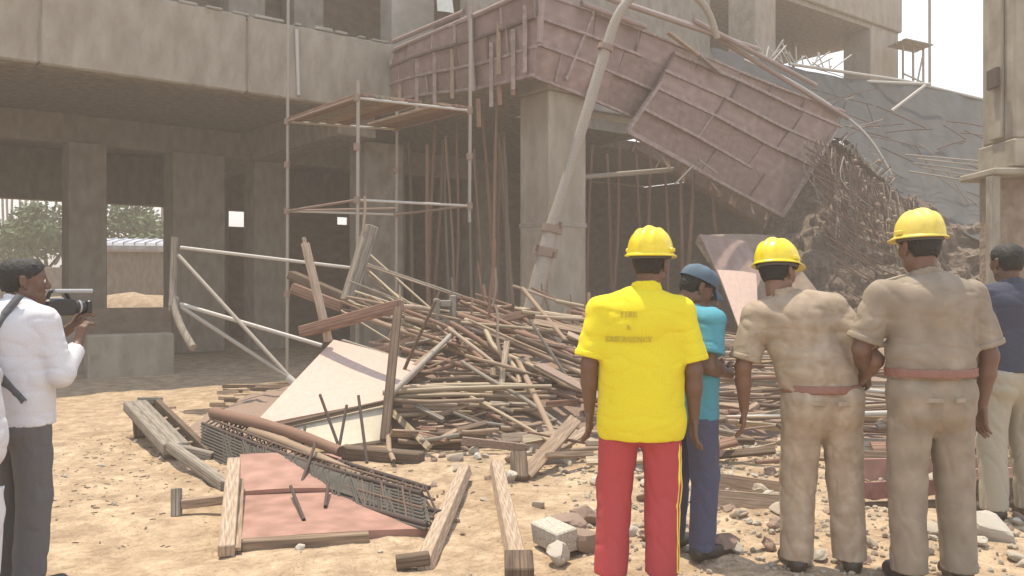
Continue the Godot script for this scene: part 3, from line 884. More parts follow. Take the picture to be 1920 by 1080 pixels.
# ---------------------------------------------------------------- scaffold and props
func build_scaffold_and_props():
	var s := thing("pipe_scaffold", "slender pipe scaffold tower with plank platform under the edge beam", "scaffold", Vector3(-2.173, -0.005, -13.900), 0.0)
	var L := Vector2(-3.654, -14.4)
	var N := Vector2(-2.205, -12.6)
	var R := Vector2(-0.649, -13.5)
	var F := Vector2(-1.979, -15.1)
	var y1 := 2.75
	var y2 := 4.2
	for e in [[L, -0.1, 6.6], [N, -0.1, 4.45], [R, 2.5, 5.6], [F, -0.1, 4.5]]:
		rod_in("post", Vector3(e[0].x, e[1], e[0].y), Vector3(e[0].x + 0.02, e[2], e[0].y), 0.026, M.pipe_grey, s)
		for y in [y1, y2, 1.4, 3.5]:
			if y > e[1]: rod_in("coupler", Vector3(e[0].x, y - 0.05, e[0].y), Vector3(e[0].x, y + 0.05, e[0].y), 0.05, M.pipe_rust, s)
	for y in [y1, y2]:
		for e in [[L, N], [N, R], [R, F], [F, L]]:
			var m: Material = M.pipe_pale if (e[0] == N or e[0] == F) else M.pipe_rust
			rod_in("ledger", Vector3(e[0].x, y, e[0].y), Vector3(e[1].x, y, e[1].y), 0.021, m, s)
	rod_in("brace", Vector3(L.x, y1, L.y), Vector3(F.x, y1 + 0.1, F.y), 0.024, M.pipe_rust, s)
	for i in 7:
		if i == 4: continue
		var t := (i + 0.5) / 7.0
		var a := L.lerp(F, t)
		var c := N.lerp(R, t)
		timber_in("plank", Vector3(a.x, y2 + 0.05, a.y), Vector3(c.x, y2 + 0.05, c.y), 0.24, 0.035, [M.wood_red, M.wood_grey, M.wood][i % 3], s)
	# timber shores holding the portico
	for i in 17:
		var px := 0.0
		var d := rng.randf_range(15.6, 20.5)
		var q: float = rng.randf()
		px = lerpf(752, 972, q)
		var x := (px - 960.0) / 1663.0 * d
		var tilt := rng.randf_range(-0.3, 0.45)
		var top := rng.randf_range(4.2, 5.1) if d > 17 else 5.05
		var g := ground_y(x, -d)
		var p := rod("timber_shore", Vector3(x + tilt, g - 0.05, -d), Vector3(x, top, -d + 0.1), rng.randf_range(0.03, 0.055), [M.wood_red, M.wood, M.wood_red, M.wood_grey][i % 4], self, 2 + i % 3)
		tag(p, "%s upright shore pole in the dark left of the portico column" % ["reddish", "brown", "reddish", "grey"][i % 4], "prop", "shore poles left of the portico column")
	for i in 9:
		var d := rng.randf_range(18.0, 20.5)
		var px := lerpf(1110, 1330, i / 8.0)
		var x := (px - 960.0) / 1663.0 * d
		var p := rod("timber_shore", Vector3(x + rng.randf_range(-0.3, 0.3), -0.05, -d), Vector3(x, 4.6, -d), 0.04, M.wood_red, self, 2 + i % 3)
		tag(p, "slim upright shore pole in the dark right of the portico column", "prop", "shore poles right of the portico column")

# ---------------------------------------------------------------- single pieces of debris
func rock_mesh(kind: int) -> ArrayMesh:
	var key := "rock%d" % kind
	if mesh_cache.has(key): return mesh_cache[key]
	var s := SphereMesh.new()
	s.radius = 1.0
	s.height = 2.0
	s.radial_segments = 16
	s.rings = 9
	var a := s.get_mesh_arrays()
	var v: PackedVector3Array = a[Mesh.ARRAY_VERTEX]
	var idx: PackedInt32Array = a[Mesh.ARRAY_INDEX]
	var n := noise(0.55, 300 + kind, 2)
	var r := RandomNumberGenerator.new()
	r.seed = 500 + kind
	var cuts := []
	for i in 10:
		cuts.append([Vector3(r.randfn(), r.randfn(), r.randfn()).normalized(), r.randf_range(0.55, 0.85)])
	var st := new_st()
	var w := []
	for p in v:
		var q: Vector3 = p * (1.0 + 0.35 * n.get_noise_3dv(p * 1.5) + 0.12 * n.get_noise_3dv(p * 6.0))
		for c in cuts:
			var e: float = q.dot(c[0]) - c[1]
			if e > 0: q -= c[0] * e * 0.9
		w.append(q)
	for i in idx: st.add_vertex(w[i])
	var m := finish(st)
	mesh_cache[key] = m
	return m

func tone(m: Material) -> String:
	return {"wood": "brown", "wood_pale": "pale", "wood_red": "reddish", "wood_dark": "dark brown", "wood_grey": "grey", "bamboo": "tan", "rust": "rusty", "pipe_rust": "rust-brown", "pipe_pale": "whitish", "rock": "tan", "rock_pale": "pale grey", "rock_brown": "brown"}.get(m.resource_name, "dull")

func piece(called: String, label: String, category: String, a: Vector3, b: Vector3, w: float, t: float, mat: String, roll := 0.0) -> MeshInstance3D:
	var o := timber(called, a, b, w, t, M[mat], self, roll)
	tag(o, label, category)
	return o

func pole(called: String, label: String, category: String, a: Vector3, b: Vector3, r: float, mat: String, kind := 2) -> MeshInstance3D:
	var o := rod(called, a, b, r, M[mat], self, kind)
	tag(o, label, category)
	return o

func build_debris():
	# overturned timber frame at the left
	var fr := thing("broken_pallet", "broken grey timber pallet tipped on the sand left of the mesh roll", "pallet", Vector3(-2.818, 0.000, -7.559), 0.0)
	timber_in("side_rail", Vector3(-3.784, 0.323, -8.900), Vector3(-2.879, 0.120, -7.600), 0.22, 0.10, M.wood_grey, fr)
	timber_in("side_rail", Vector3(-2.934, 0.147, -7.600), Vector3(-2.063, 0.068, -6.400), 0.08, 0.08, M.wood_grey, fr)
	timber_in("side_rail", Vector3(-3.707, 0.327, -9.200), Vector3(-2.630, 0.055, -7.700), 0.06, 0.10, M.wood_dark, fr)
	timber_in("cross_rail", Vector3(-2.916, 0.138, -7.600), Vector3(-2.568, 0.056, -7.600), 0.09, 0.07, M.wood_grey, fr)
	timber_in("cross_rail", Vector3(-3.757, 0.359, -8.950), Vector3(-3.651, 0.327, -9.200), 0.08, 0.08, M.wood_grey, fr)
	timber_in("stub", Vector3(-3.736, 0.249, -8.850), Vector3(-3.652, 0.025, -8.700), 0.10, 0.08, M.wood_dark, fr)
	for i in 9:
		var t := i / 8.0
		timber_in("slat", Vector3(-3.661, 0.258, -8.900).lerp(Vector3(-2.715, 0.047, -7.600), t), Vector3(-3.601, 0.274, -9.100).lerp(Vector3(-2.602, 0.065, -7.700), t) + Vector3(0, rng.randf_range(-0.05, 0.03), 0), 0.05, 0.02, M.wood_dark if i % 2 else M.wood, fr)
	# mallet-like piece: a short post with a bar
	var tp := thing("tee_brace", "short wooden T-shaped brace lying beside the red sheet's left edge", "brace", Vector3(-2.191, 0.000, -5.801), 0.0)
	timber_in("head", Vector3(-2.194, 0.189, -5.800), Vector3(-2.175, 0.020, -5.750), 0.06, 0.05, M.wood_grey, tp)
	timber_in("shaft", Vector3(-2.155, 0.092, -5.780), Vector3(-1.886, 0.107, -5.850), 0.055, 0.055, M.wood, tp)
	piece("timber_post", "pale sawn timber propped upright against the red sheet's left edge", "timber", Vector3(-1.974, 0.265, -6.300), Vector3(-1.595, 0.030, -4.950), 0.09, 0.07, "wood_pale")
	piece("timber_post", "thin wooden strip behind the pale timber at the red sheet's edge", "timber", Vector3(-1.894, 0.158, -6.200), Vector3(-1.548, 0.027, -5.000), 0.04, 0.02, "wood")
	# red sheets
	var rs := board("red_plywood_sheet", [Vector3(-2.215, 0.070, -7.250), Vector3(-1.102, 0.059, -7.050), Vector3(-0.482, 0.040, -5.420), Vector3(-1.564, 0.059, -5.120)], 0.05, M.ply_red, self, 0.01)
	tag(rs, "red-faced plywood sheet lying tilted on the sand under the mesh roll", "plywood")
	var rs2 := board("red_plywood_sheet", [Vector3(-2.116, 0.164, -6.900), Vector3(-1.385, 0.106, -7.200), Vector3(-1.203, 0.049, -6.250), Vector3(-1.879, 0.050, -6.150)], 0.03, M.ply_red, self, 0.015)
	rs2.position += Vector3(0, 0.05, 0)
	tag(rs2, "second red sheet overlapping the back of the tilted red plywood", "plywood")
	piece("edge_shade_strip", "brown strip painted as the shade under the front edge of the red plywood sheet", "timber", Vector3(-1.546, 0.022, -5.100), Vector3(-0.852, 0.023, -5.250), 0.08, 0.06, "edge_shade")  # strip stands in for the drop shadow along the sheet's front
	# reinforcement cage wrapped in net
	var cg := thing("rebar_cage", "long reinforcement cage wrapped in dark net, lying across the red sheet", "rebar cage", Vector3(-1.559, 0.028, -7.200), 0.0)
	var a0 := [Vector3(-2.755, 0.322, -8.300), Vector3(-2.790, 0.278, -8.000), Vector3(-2.720, 0.065, -7.800), Vector3(-2.630, 0.078, -8.100)]
	var b0 := [Vector3(-0.555, 0.158, -5.950), Vector3(-0.583, 0.180, -5.700), Vector3(-0.518, 0.064, -5.380), Vector3(-0.455, 0.086, -5.600)]
	for k in 4:
		var m := a0[k].lerp(b0[k], 0.5) + Vector3(0, -0.04, 0) as Vector3
		tube_w("longitudinal_bar", [a0[k], m, b0[k]], 0.016, M.rust_dark, cg)
		var k2 := (k + 1) % 4
		var m2 := (a0[k] + a0[k2]).lerp(b0[k] + b0[k2], 0.5) * 0.5 + Vector3(0, -0.03, 0) as Vector3
		tube_w("longitudinal_bar", [(a0[k] + a0[k2]) * 0.5, m2, (b0[k] + b0[k2]) * 0.5], 0.010, M.rust, cg)
	for i in 42:
		var t := (i + 0.5) / 42.0
		var q := []
		for k in 4:
			q.append(a0[k].lerp(b0[k], t) + Vector3(rng.randf_range(-0.015, 0.015), -0.04 * sin(t * PI) + rng.randf_range(-0.015, 0.015), 0))
		for k in 4:
			rod_in("stirrup", q[k], q[(k + 1) % 4], 0.008, M.rust_dark if i % 3 else M.rust, cg)
	# the net round it: crossing strands low on the camera side
	for i in 64:
		var t := rng.randf()
		var q1: Vector3 = a0[1].lerp(b0[1], t) + Vector3(0, -0.02, 0.02)
		var t2 := clampf(t + rng.randf_range(-0.06, 0.06), 0, 1)
		var q2: Vector3 = a0[2].lerp(b0[2], t2) + Vector3(0, -0.03, 0.03)
		rod_in("net_strand", q1.lerp(q2, rng.randf_range(0, 0.2)), q2, 0.007, M.net_dark, cg)
	for i in 10:
		var t := i / 9.0
		var q1: Vector3 = a0[1].lerp(a0[2], t) + Vector3(0, -0.02, 0.03)
		var q2: Vector3 = b0[1].lerp(b0[2], t) + Vector3(0, -0.02, 0.03)
		tube_w("net_strand", [q1, q1.lerp(q2, 0.5) + Vector3(0, -0.05, 0), q2], 0.010, M.net_dark, cg)
	var lining := board("net_lining", [a0[1] + Vector3(0.02, -0.03, -0.02), b0[1] + Vector3(0.02, -0.03, -0.02), b0[2] + Vector3(0, 0.02, -0.03), a0[2] + Vector3(0, 0.02, -0.03)], 0.006, M.net_dark, cg, 0.03)
	lining.set_meta("label", "dark woven net sheet along the cage side")
	pole("round_pole", "reddish round pole laid along the top of the mesh roll", "pole", Vector3(-2.742, 0.356, -8.200), Vector3(-1.300, 0.249, -6.800), 0.055, "wood_red")
	pole("round_pole", "pale round pole ending above the red sheet's right corner", "pole", Vector3(-2.269, 0.241, -7.700), Vector3(-0.591, 0.128, -5.850), 0.04, "wood", 3)
	# starter rods standing out of the cage
	for e in [[Vector3(-1.559, 0.634, -7.200), Vector3(-1.328, 0.214, -6.900)], [Vector3(-1.342, 0.548, -7.200), Vector3(-1.353, 0.214, -6.900)], [Vector3(-1.212, 0.650, -7.000), Vector3(-1.079, 0.198, -6.600)], [Vector3(-1.727, 0.343, -7.400), Vector3(-1.682, 0.176, -7.100)], [Vector3(-1.527, 0.297, -6.900), Vector3(-1.508, 0.079, -6.300)], [Vector3(-1.522, 0.135, -6.100), Vector3(-1.290, 0.061, -5.500)], [Vector3(-1.283, 0.139, -6.200), Vector3(-1.221, 0.070, -5.800)]]:
		var r := rod("rebar_stub", e[0], e[1], 0.012, M.rust_dark)
		tag(r, "thin dark steel rod sticking up out of the mesh roll", "steel rod", "rods standing from the mesh roll")
	# pale sheets in front of the heap
	var s1 := board("plywood_sheet", [Vector3(-1.948, 0.940, -9.700), Vector3(-0.947, 0.669, -9.600), Vector3(-1.170, 0.446, -8.350), Vector3(-2.348, 0.259, -8.000)], 0.03, M.ply_pink, self, 0.01)
	tag(s1, "large clean pinkish plywood sheet leaning on the heap", "plywood")
	var s2 := board("plywood_sheet", [Vector3(-2.043, 0.265, -7.900), Vector3(-1.144, 0.445, -8.200), Vector3(-1.138, 0.159, -7.850), Vector3(-1.490, 0.138, -7.650)], 0.03, M.ply_cream, self, 0.0)
	tag(s2, "cream plywood flap below the pink sheet, behind the dark post", "plywood")
	piece("dark_batten", "dark batten along the bottom edge of the pink sheet", "timber", Vector3(-2.058, 0.277, -7.850), Vector3(-1.127, 0.461, -8.150), 0.05, 0.04, "wood_dark")
	piece("dark_post", "dark narrow post standing at the pink sheet's right edge", "timber", Vector3(-1.107, 1.303, -8.600), Vector3(-1.121, 0.159, -7.800), 0.075, 0.06, "wood_dark")
	pole("brace_pipe", "pale thin pipe leaning from the prop head to the dark post", "pipe", Vector3(-0.613, 1.043, -10.000), Vector3(-1.164, 0.474, -8.200), 0.028, "pipe_grey", 0)
	piece("timber_beam", "reddish squared beam lying level on top of the heap", "timber", Vector3(-2.274, 1.027, -9.600), Vector3(-1.126, 1.327, -9.000), 0.13, 0.12, "wood_red")
	piece("timber_beam", "pale timber edge behind the pink sheet's upper side", "timber", Vector3(-1.905, 0.905, -9.900), Vector3(-0.943, 0.616, -9.800), 0.10, 0.05, "wood_grey")
	piece("timber_beam", "short brown beam at the back left of the heap", "timber", Vector3(-2.973, 1.500, -12.000), Vector3(-2.309, 1.247, -12.000), 0.16, 0.14, "wood_red")
	piece("timber_beam", "brown beam resting behind the raised splintered plank", "timber", Vector3(-3.144, 1.689, -12.600), Vector3(-1.761, 1.133, -12.200), 0.2, 0.12, "wood_dark")
	piece("splintered_plank", "weathered plank with splintered tip standing out of the heap", "plank", Vector3(-2.263, 1.990, -9.700), Vector3(-1.965, 0.929, -9.500), 0.09, 0.05, "wood_pale")
	piece("splintered_tip", "sliver at the top of the weathered standing plank", "plank", Vector3(-2.275, 2.048, -9.700), Vector3(-2.235, 1.861, -9.680), 0.04, 0.03, "wood_pale")
	piece("stub_post", "thick grey broken post leaning at the back of the heap", "post", Vector3(-1.810, 2.295, -11.400), Vector3(-2.074, 1.332, -11.200), 0.17, 0.15, "wood_grey")
	pole("stub_branch", "crooked thin stick beside the thick grey broken post", "stick", Vector3(-1.875, 2.669, -11.300), Vector3(-1.889, 2.179, -11.300), 0.018, "wood_pale", 3)
	pole("stub_branch", "crooked lower stick against the thick grey broken post", "stick", Vector3(-1.875, 2.193, -11.300), Vector3(-1.975, 1.771, -11.250), 0.02, "wood_pale", 4)
	# fallen tube frame
	var tf := thing("bent_tube_frame", "bent scaffold tube frame leaning out of the heap over the sand", "scaffold frame", Vector3(-3.477, 0.000, -11.339), 0.0)
	tube_w("upright", [Vector3(-4.180, 2.135, -11.000), Vector3(-4.194, 1.765, -11.000), Vector3(-4.162, 1.369, -10.900), Vector3(-4.015, 1.082, -10.700), Vector3(-3.740, 0.800, -10.400)], 0.045, M.wood_grey, tf)
	rod_in("upper_tube", Vector3(-4.114, 2.003, -11.000), Vector3(-2.029, 1.754, -11.400), 0.022, M.pipe_pale, tf)
	rod_in("lower_tube", Vector3(-4.077, 1.303, -10.900), Vector3(-2.269, 0.812, -10.600), 0.025, M.pipe_pale, tf)
	rod_in("diagonal_tube", Vector3(-4.122, 1.908, -10.950), Vector3(-2.527, 0.445, -10.200), 0.024, M.pipe_grey, tf)
	rod_in("diagonal_tube", Vector3(-4.045, 1.265, -10.850), Vector3(-2.308, 0.334, -10.100), 0.024, M.pipe_grey, tf)
	rod_in("hook", Vector3(-4.201, 1.632, -10.950), Vector3(-4.208, 1.225, -10.900), 0.014, M.pipe_grey, tf)
	rod_in("coupler", Vector3(-2.571, 0.472, -10.180), Vector3(-2.466, 0.389, -10.150), 0.045, M.pipe_pale, tf)
	rod_in("coupler", Vector3(-4.157, 1.395, -10.920), Vector3(-4.162, 1.277, -10.900), 0.06, M.pipe_grey, tf)
	# prop head
	var ph := thing("prop_head", "grey forked steel prop head sitting on top of the heap", "prop head", Vector3(-0.798, 1.114, -10.700), 0.3)
	box("base_plate", Vector3(-0.19, -0.06, -0.12), Vector3(0.16, 0.0, 0.12), M.concrete_grey, ph, 0.01)
	box("fork", Vector3(-0.14, 0.0, -0.08), Vector3(-0.09, 0.26, 0.08), M.concrete_grey, ph, 0.01)
	box("fork", Vector3(0.06, 0.0, -0.08), Vector3(0.11, 0.30, 0.08), M.concrete_grey, ph, 0.01)
	box("bridge", Vector3(-0.088, 0.16, -0.06), Vector3(0.058, 0.24, 0.06), M.concrete_grey, ph, 0.01)
	rod("stem", Vector3(0.02, -0.07, 0), Vector3(0.14, -0.38, 0.03), 0.07, M.concrete_grey, ph)
	box("lug", Vector3(0.16, -0.14, -0.07), Vector3(0.26, -0.02, 0.07), M.concrete_grey, ph, 0.01)
	# front props on the sand
	piece("sand_timber", "round-edged prop lying towards the yard from the heap, foot plate at its end", "timber", Vector3(-0.360, 0.102, -6.800), Vector3(-0.468, 0.024, -4.720), 0.085, 0.075, "wood_pale", 0.3)
	piece("foot_plate", "short block nailed across the end of the prop on the sand", "block", Vector3(-0.619, 0.041, -4.720), Vector3(-0.440, 0.055, -4.750), 0.075, 0.06, "wood_dark")
	piece("sand_timber", "rough prop lying towards the yard with a square block at its end", "timber", Vector3(-0.124, 0.122, -6.900), Vector3(0.023, 0.028, -4.800), 0.085, 0.09, "wood_pale", -0.2)
	piece("shaded_end_block", "square timber block at the end of the rough prop, its shade painted dark", "block", Vector3(0.034, 0.076, -4.700), Vector3(0.038, 0.033, -4.500), 0.15, 0.09, "wood_dark")  # dark colour paints the shade on the camera-facing end
	piece("thick_plank", "thick pale plank propped on the heap's front, pointing at the yellow shirt", "plank", Vector3(0.098, 0.061, -6.800), Vector3(0.539, 0.367, -7.600), 0.11, 0.06, "wood", 0.6)
	piece("thick_plank", "short pale plank lower down beside the propped thick plank", "plank", Vector3(0.311, 0.121, -7.400), Vector3(0.657, 0.243, -7.800), 0.08, 0.05, "wood_pale", 0.6)
	piece("small_block", "brown wood block standing at the foot of the propped thick plank", "block", Vector3(0.051, 0.170, -7.000), Vector3(0.057, 0.014, -6.750), 0.13, 0.13, "wood_dark")
	piece("upright_stake", "short pale stake standing in the heap beside a thinner one", "stake", Vector3(-0.051, 0.935, -9.400), Vector3(-0.130, 0.309, -9.000), 0.06, 0.04, "wood_pale")
	piece("upright_stake", "shorter stake standing left of the taller pale stake", "stake", Vector3(-0.201, 0.661, -9.300), Vector3(-0.184, 0.201, -9.000), 0.06, 0.04, "wood")
	piece("upright_stake", "stub stake at the front of the pole stack", "stake", Vector3(-0.243, 0.315, -8.800), Vector3(-0.215, 0.018, -8.500), 0.06, 0.05, "wood")
	var ring := obj("steel_ring", ring_mesh(), M.pipe_pale)
	ring.position = Vector3(-0.141, 0.224, -8.700)
	ring.rotation = Vector3(1.3, 0.2, 0.1)
	tag(ring, "small pale steel ring at the front of the pole stack", "ring")
	# long dark block along the underside of the pole stack
	piece("dark_stack_block", "long dark block side under the stacked poles", "timber", Vector3(-1.116, 0.066, -8.000), Vector3(-0.231, 0.047, -8.000), 0.30, 0.12, "wood_dark", PI * 0.5)
	piece("dark_stack_block", "second dark timber lying by the long dark block", "timber", Vector3(-1.462, 0.092, -7.600), Vector3(-0.756, 0.067, -7.400), 0.16, 0.12, "wood_dark")
	# boards between the officers' legs
	for e in [[Vector3(2.925, 0.138, -7.600), Vector3(4.113, 0.102, -7.600), 0.16, "wood_grey", "grey board behind the officers' knees, uppermost of the pile"], [Vector3(2.784, 0.100, -7.100), Vector3(3.957, 0.069, -7.000), 0.2, "wood", "broad brown board under the grey board behind the officers"],
			[Vector3(2.381, 0.051, -6.600), Vector3(3.586, 0.058, -6.700), 0.34, "ply_red", "pinkish red board lying flat behind the officers' legs"], [Vector3(2.384, 0.040, -6.100), Vector3(3.580, 0.041, -6.300), 0.24, "ply_red_dark", "dark red board under the pinkish one behind the officers"],
			[Vector3(2.197, 0.028, -5.800), Vector3(2.955, 0.040, -5.850), 0.14, "wood_dark", "dark plank at the bottom of the board pile behind the officers"], [Vector3(1.446, 0.073, -6.500), Vector3(1.932, 0.041, -6.300), 0.16, "wood", "brown plank end showing between the teal shirt and the bent officer"],
			[Vector3(1.277, 0.063, -5.900), Vector3(1.814, 0.042, -5.800), 0.2, "wood_pale", "broad pale board on the stones left of the bent officer's legs"], [Vector3(3.361, 0.073, -6.500), Vector3(3.969, 0.071, -6.600), 0.2, "ply_red", "red board end behind the right-hand officer's leg"],
			[Vector3(2.980, 0.045, -5.900), Vector3(3.608, 0.057, -6.000), 0.34, "wood_dark", "dark board under the feet of the man in navy"]]:
		piece("loose_board", e[4], "board", e[0], e[1], e[2], 0.035, e[3], rng.randf_range(1.2, 1.5))

func tube_w(called: String, pts: Array, r: float, mat: Material, parent: Node3D):
	tube(called, pts, r, mat, parent, 14)

func ring_mesh() -> ArrayMesh:
	var pts := []
	var rr := []
	for i in 25:
		pts.append(Vector3(cos(TAU * i / 24.0), 0, sin(TAU * i / 24.0)) * 0.075)
		rr.append(0.016)
	return tube_mesh(pts, rr, 8)

# ---------------------------------------------------------------- the heap of poles
func heap_top(x: float, d: float) -> float:
	# how high the heap stands above the yard at a place
	var a := (x + 0.5) / 2.4
	var b := (d - 11.0) / 1.9
	var y := 1.05 * exp(-(a * a + b * b))
	var c := (x - 2.0) / 2.2
	var e := (d - 10.5) / 2.0
	y += 0.62 * exp(-(c * c + e * e))
	var f := (x - 4.2) / 2.0
	y += 0.55 * exp(-(f * f + e * e))
	return y

func build_pile():
	# crumbly core of earth and broken concrete under the poles
	var st := new_st(true)
	var N := 70
	var R := 40
	for i in N:
		for k in R:
			var q := []
			for e in [[0, 0], [0, 1], [1, 1], [1, 0]]:
				var x: float = -3.4 + 10.0 * (i + e[0]) / N
				var d: float = 7.4 + 6.6 * (k + e[1]) / R
				var y := heap_top(x, d) * 0.62 * smoothstep(7.8, 9.2, d) + ground_y(x, -d) - 0.06 + 0.09 * gn2.get_noise_2d(x * 0.8, d * 0.8) * smoothstep(0.0, 0.3, heap_top(x, d))
				q.append(Vector3(x, y, -d))
			quad(st, q[0], q[1], q[2], q[3])
	st.index()
	var core := obj("rubble_mound", finish(st), M.rock_brown)
	tag(core, "mound of brown earth and crushed concrete under the fallen poles", "rubble", "", "stuff")
	var grp1 := "poles sloping through the heap"
	var mats := [M.wood, M.wood_red, M.bamboo, M.wood_dark, M.wood_red, M.wood_grey, M.pipe_rust, M.wood, M.wood_pale]
	# poles and split planks slipping every way, most of them down to the right
	for i in 150:
		var u := rng.randf()
		var sx := lerpf(-1.8, 1.3, rng.randf())
		var sd := rng.randf_range(9.0, 12.0)
		var a := Vector3(sx, heap_top(sx, sd) * rng.randf_range(0.7, 1.15) + 0.12, -sd)
		var len := rng.randf_range(0.7, 2.4)
		var ang := rng.randfn(0.25, 0.55)
		var bx := sx + len * cos(ang)
		var bd := sd - len * sin(ang)
		var b := Vector3(bx, heap_top(bx, bd) * rng.randf_range(0.5, 0.95) + 0.10, -bd)
		var r := rng.randf_range(0.013, 0.034)
		if i < 26:  # the fan of slim rods at the top left
			a = Vector3(-1.845, 1.841, -11.800).lerp(Vector3(-2.078, 1.110, -10.800), u) + Vector3(rng.randf_range(-0.1, 0.25), rng.randf_range(-0.05, 0.1), rng.randf_range(-0.3, 0.3))
			b = a + Vector3(rng.randf_range(1.0, 2.8), -rng.randf_range(0.6, 1.15), rng.randf_range(0.1, 0.7))
			b.y = maxf(b.y, heap_top(b.x, -b.z) * 0.7 + 0.1)
			r = rng.randf_range(0.010, 0.020)
		elif i < 44:  # broken ends standing up out of the tangle
			var st_len := rng.randf_range(0.3, 0.75)
			b = a + Vector3(rng.randfn(0.0, 0.3), st_len, rng.randfn(0.0, 0.2))
			a.y -= 0.25
			r = rng.randf_range(0.010, 0.022)
		var o: MeshInstance3D
		var plank := i % 7 == 3 and i >= 44
		if plank: o = timber("fallen_plank", a, b, rng.randf_range(0.05, 0.13), rng.randf_range(0.02, 0.035), mats[rng.randi_range(0, 8)], self, rng.randf_range(-0.7, 1.6))
		else: o = rod("fallen_pole", a, b, r, mats[rng.randi_range(0, 8)] if i > 8 else M.bamboo, self, [0, 2, 3, 4, 5, 6][rng.randi_range(0, 5)])
		var kind := "plank" if plank else "pole"
		var lie := "in the fan of slim rods behind the reddish beam" if i < 26 else ("standing up out of the tangled heap" if i < 44 else "lying in the tangled heap behind the yellow shirt")
		tag(o, "%s %s%s %s %s" % ["long" if a.distance_to(b) > 1.5 else ("middling" if a.distance_to(b) > 0.9 else "short"), ("" if plank else ("stout " if r > 0.024 else "slim ")), tone(o.material_override), kind, lie], kind, grp1)
	# single long ones that read in the picture
	for e in [[Vector3(-1.887, 1.940, -11.800), Vector3(-1.037, 1.244, -11.200), 0.016, "bamboo", "slimmest rod, uppermost of the fan behind the prop head"], [Vector3(-1.897, 1.744, -11.600), Vector3(-1.323, 1.302, -11.000), 0.018, "bamboo", "slim rod running down to the level reddish beam"],
			[Vector3(-1.326, 1.283, -10.600), Vector3(-0.952, 1.230, -10.700), 0.035, "wood_pale", "short pale pole joining the reddish beam and the prop head"], [Vector3(-0.625, 1.181, -10.600), Vector3(0.791, 0.776, -9.400), 0.04, "wood_red", "thick reddish pole topping the heap right of the prop head"],
			[Vector3(-0.550, 1.125, -10.400), Vector3(0.730, 0.615, -9.200), 0.03, "wood_pale", "pale pole just under the thick reddish one"], [Vector3(-0.127, 0.990, -10.600), Vector3(0.884, 0.722, -9.800), 0.035, "wood_red", "reddish pole above the pale one near the yellow sleeve"],
			[Vector3(-1.657, 1.118, -10.600), Vector3(0.289, 0.461, -9.600), 0.032, "wood", "long brown pole crossing the middle of the heap"], [Vector3(-1.215, 0.808, -10.000), Vector3(0.682, 0.363, -9.000), 0.034, "wood_red", "long straight pole low across the heap towards the yellow shirt"],
			[Vector3(-0.750, 0.576, -9.600), Vector3(0.675, 0.383, -9.200), 0.04, "wood", "sturdy pole lying nearly level behind the upright stakes"], [Vector3(-1.296, 0.557, -9.800), Vector3(-0.298, 0.228, -9.000), 0.045, "wood_pale", "pale thick pole half buried behind the dark post"],
			[Vector3(-0.447, 0.465, -9.300), Vector3(0.419, 0.192, -8.700), 0.045, "wood_pale", "pale pole dropping to the thick propped plank"], [Vector3(0.286, 0.643, -9.500), Vector3(0.719, 0.449, -9.200), 0.05, "wood_red", "stubby bent pole close to the yellow man's arm"]]:
		pole("fallen_pole", e[4], "pole", e[0], e[1], e[2], e[3], 2 if e[2] > 0.03 else 0)
	# flat stack of poles at the front
	for i in 16:
		var row := i / 4
		var y: float = 0.28 + 0.075 * (i % 4) + rng.randf_range(-0.01, 0.01)
		var d := 8.55 + 0.14 * row + rng.randf_range(-0.03, 0.03)
		var x0 := -1.24 + rng.randf_range(-0.08, 0.2)
		var x1 := -0.3 + rng.randf_range(-0.3, 0.75)
		var o := rod("stacked_pole", Vector3(x0, y, -d), Vector3(x1, y + rng.randf_range(-0.02, 0.06), -d - rng.randf_range(-0.1, 0.2)), rng.randf_range(0.020, 0.030), [M.bamboo, M.wood_pale, M.wood][i % 3], self, 2 + i % 3)
		tag(o, "%s pole in the neat flat stack right of the dark post, %s layer" % [tone(o.material_override), ["bottom", "second", "third", "top"][i % 4]], "pole", "stacked poles right of the dark post")
	# brushwood and short ends at the foot of the heap
	for i in 110:
		var x := rng.randf_range(-1.1, 2.6)
		var d := rng.randf_range(7.0, 8.9)
		if x < 0.0 and d < 7.6: d += 0.8
		var g := ground_y(x, -d) + heap_top(x, d) * 0.6
		var a := Vector3(x, g + rng.randf_range(0.0, 0.10), -d)
		var th := rng.randf_range(-0.6, 0.6) + (PI if rng.randf() < 0.5 else 0.0)
		var len := rng.randf_range(0.15, 0.6)
		var b := a + Vector3(cos(th) * len, rng.randf_range(-0.04, 0.14), sin(th) * len)
		var o: MeshInstance3D
		if i % 2: o = rod("broken_stick", a, b, rng.randf_range(0.010, 0.024), mats[rng.randi_range(0, 8)], self, 2 + i % 3)
		else: o = timber("broken_stick", a, b, rng.randf_range(0.03, 0.08), rng.randf_range(0.02, 0.04), mats[rng.randi_range(0, 8)], self, rng.randf_range(0, 1.5))
		tag(o, "%s %s %s stick scattered along the foot of the heap" % ["long" if len > 0.4 else ("short" if len > 0.26 else "tiny"), tone(o.material_override), "round" if i % 2 else "split"], "stick", "broken sticks at the foot of the heap")
	# level pipes and bars seen behind and between the onlookers
	for i in 60:
		var x := rng.randf_range(1.5, 3.2)
		var d := rng.randf_range(8.2, 10.4)
		var y := heap_top(x, d) * rng.randf_range(0.5, 1.0) + 0.05
		var len := rng.randf_range(0.8, 2.0)
		var a := Vector3(x, y, -d)
		var b := a + Vector3(len, rng.randf_range(-0.12, 0.1), rng.randf_range(-0.25, 0.25))
		var o := rod("scattered_bar", a, b, rng.randf_range(0.010, 0.026), [M.pipe_pale, M.wood_pale, M.wood_red, M.rust, M.wood][i % 5], self, [0, 2, 3][i % 3])
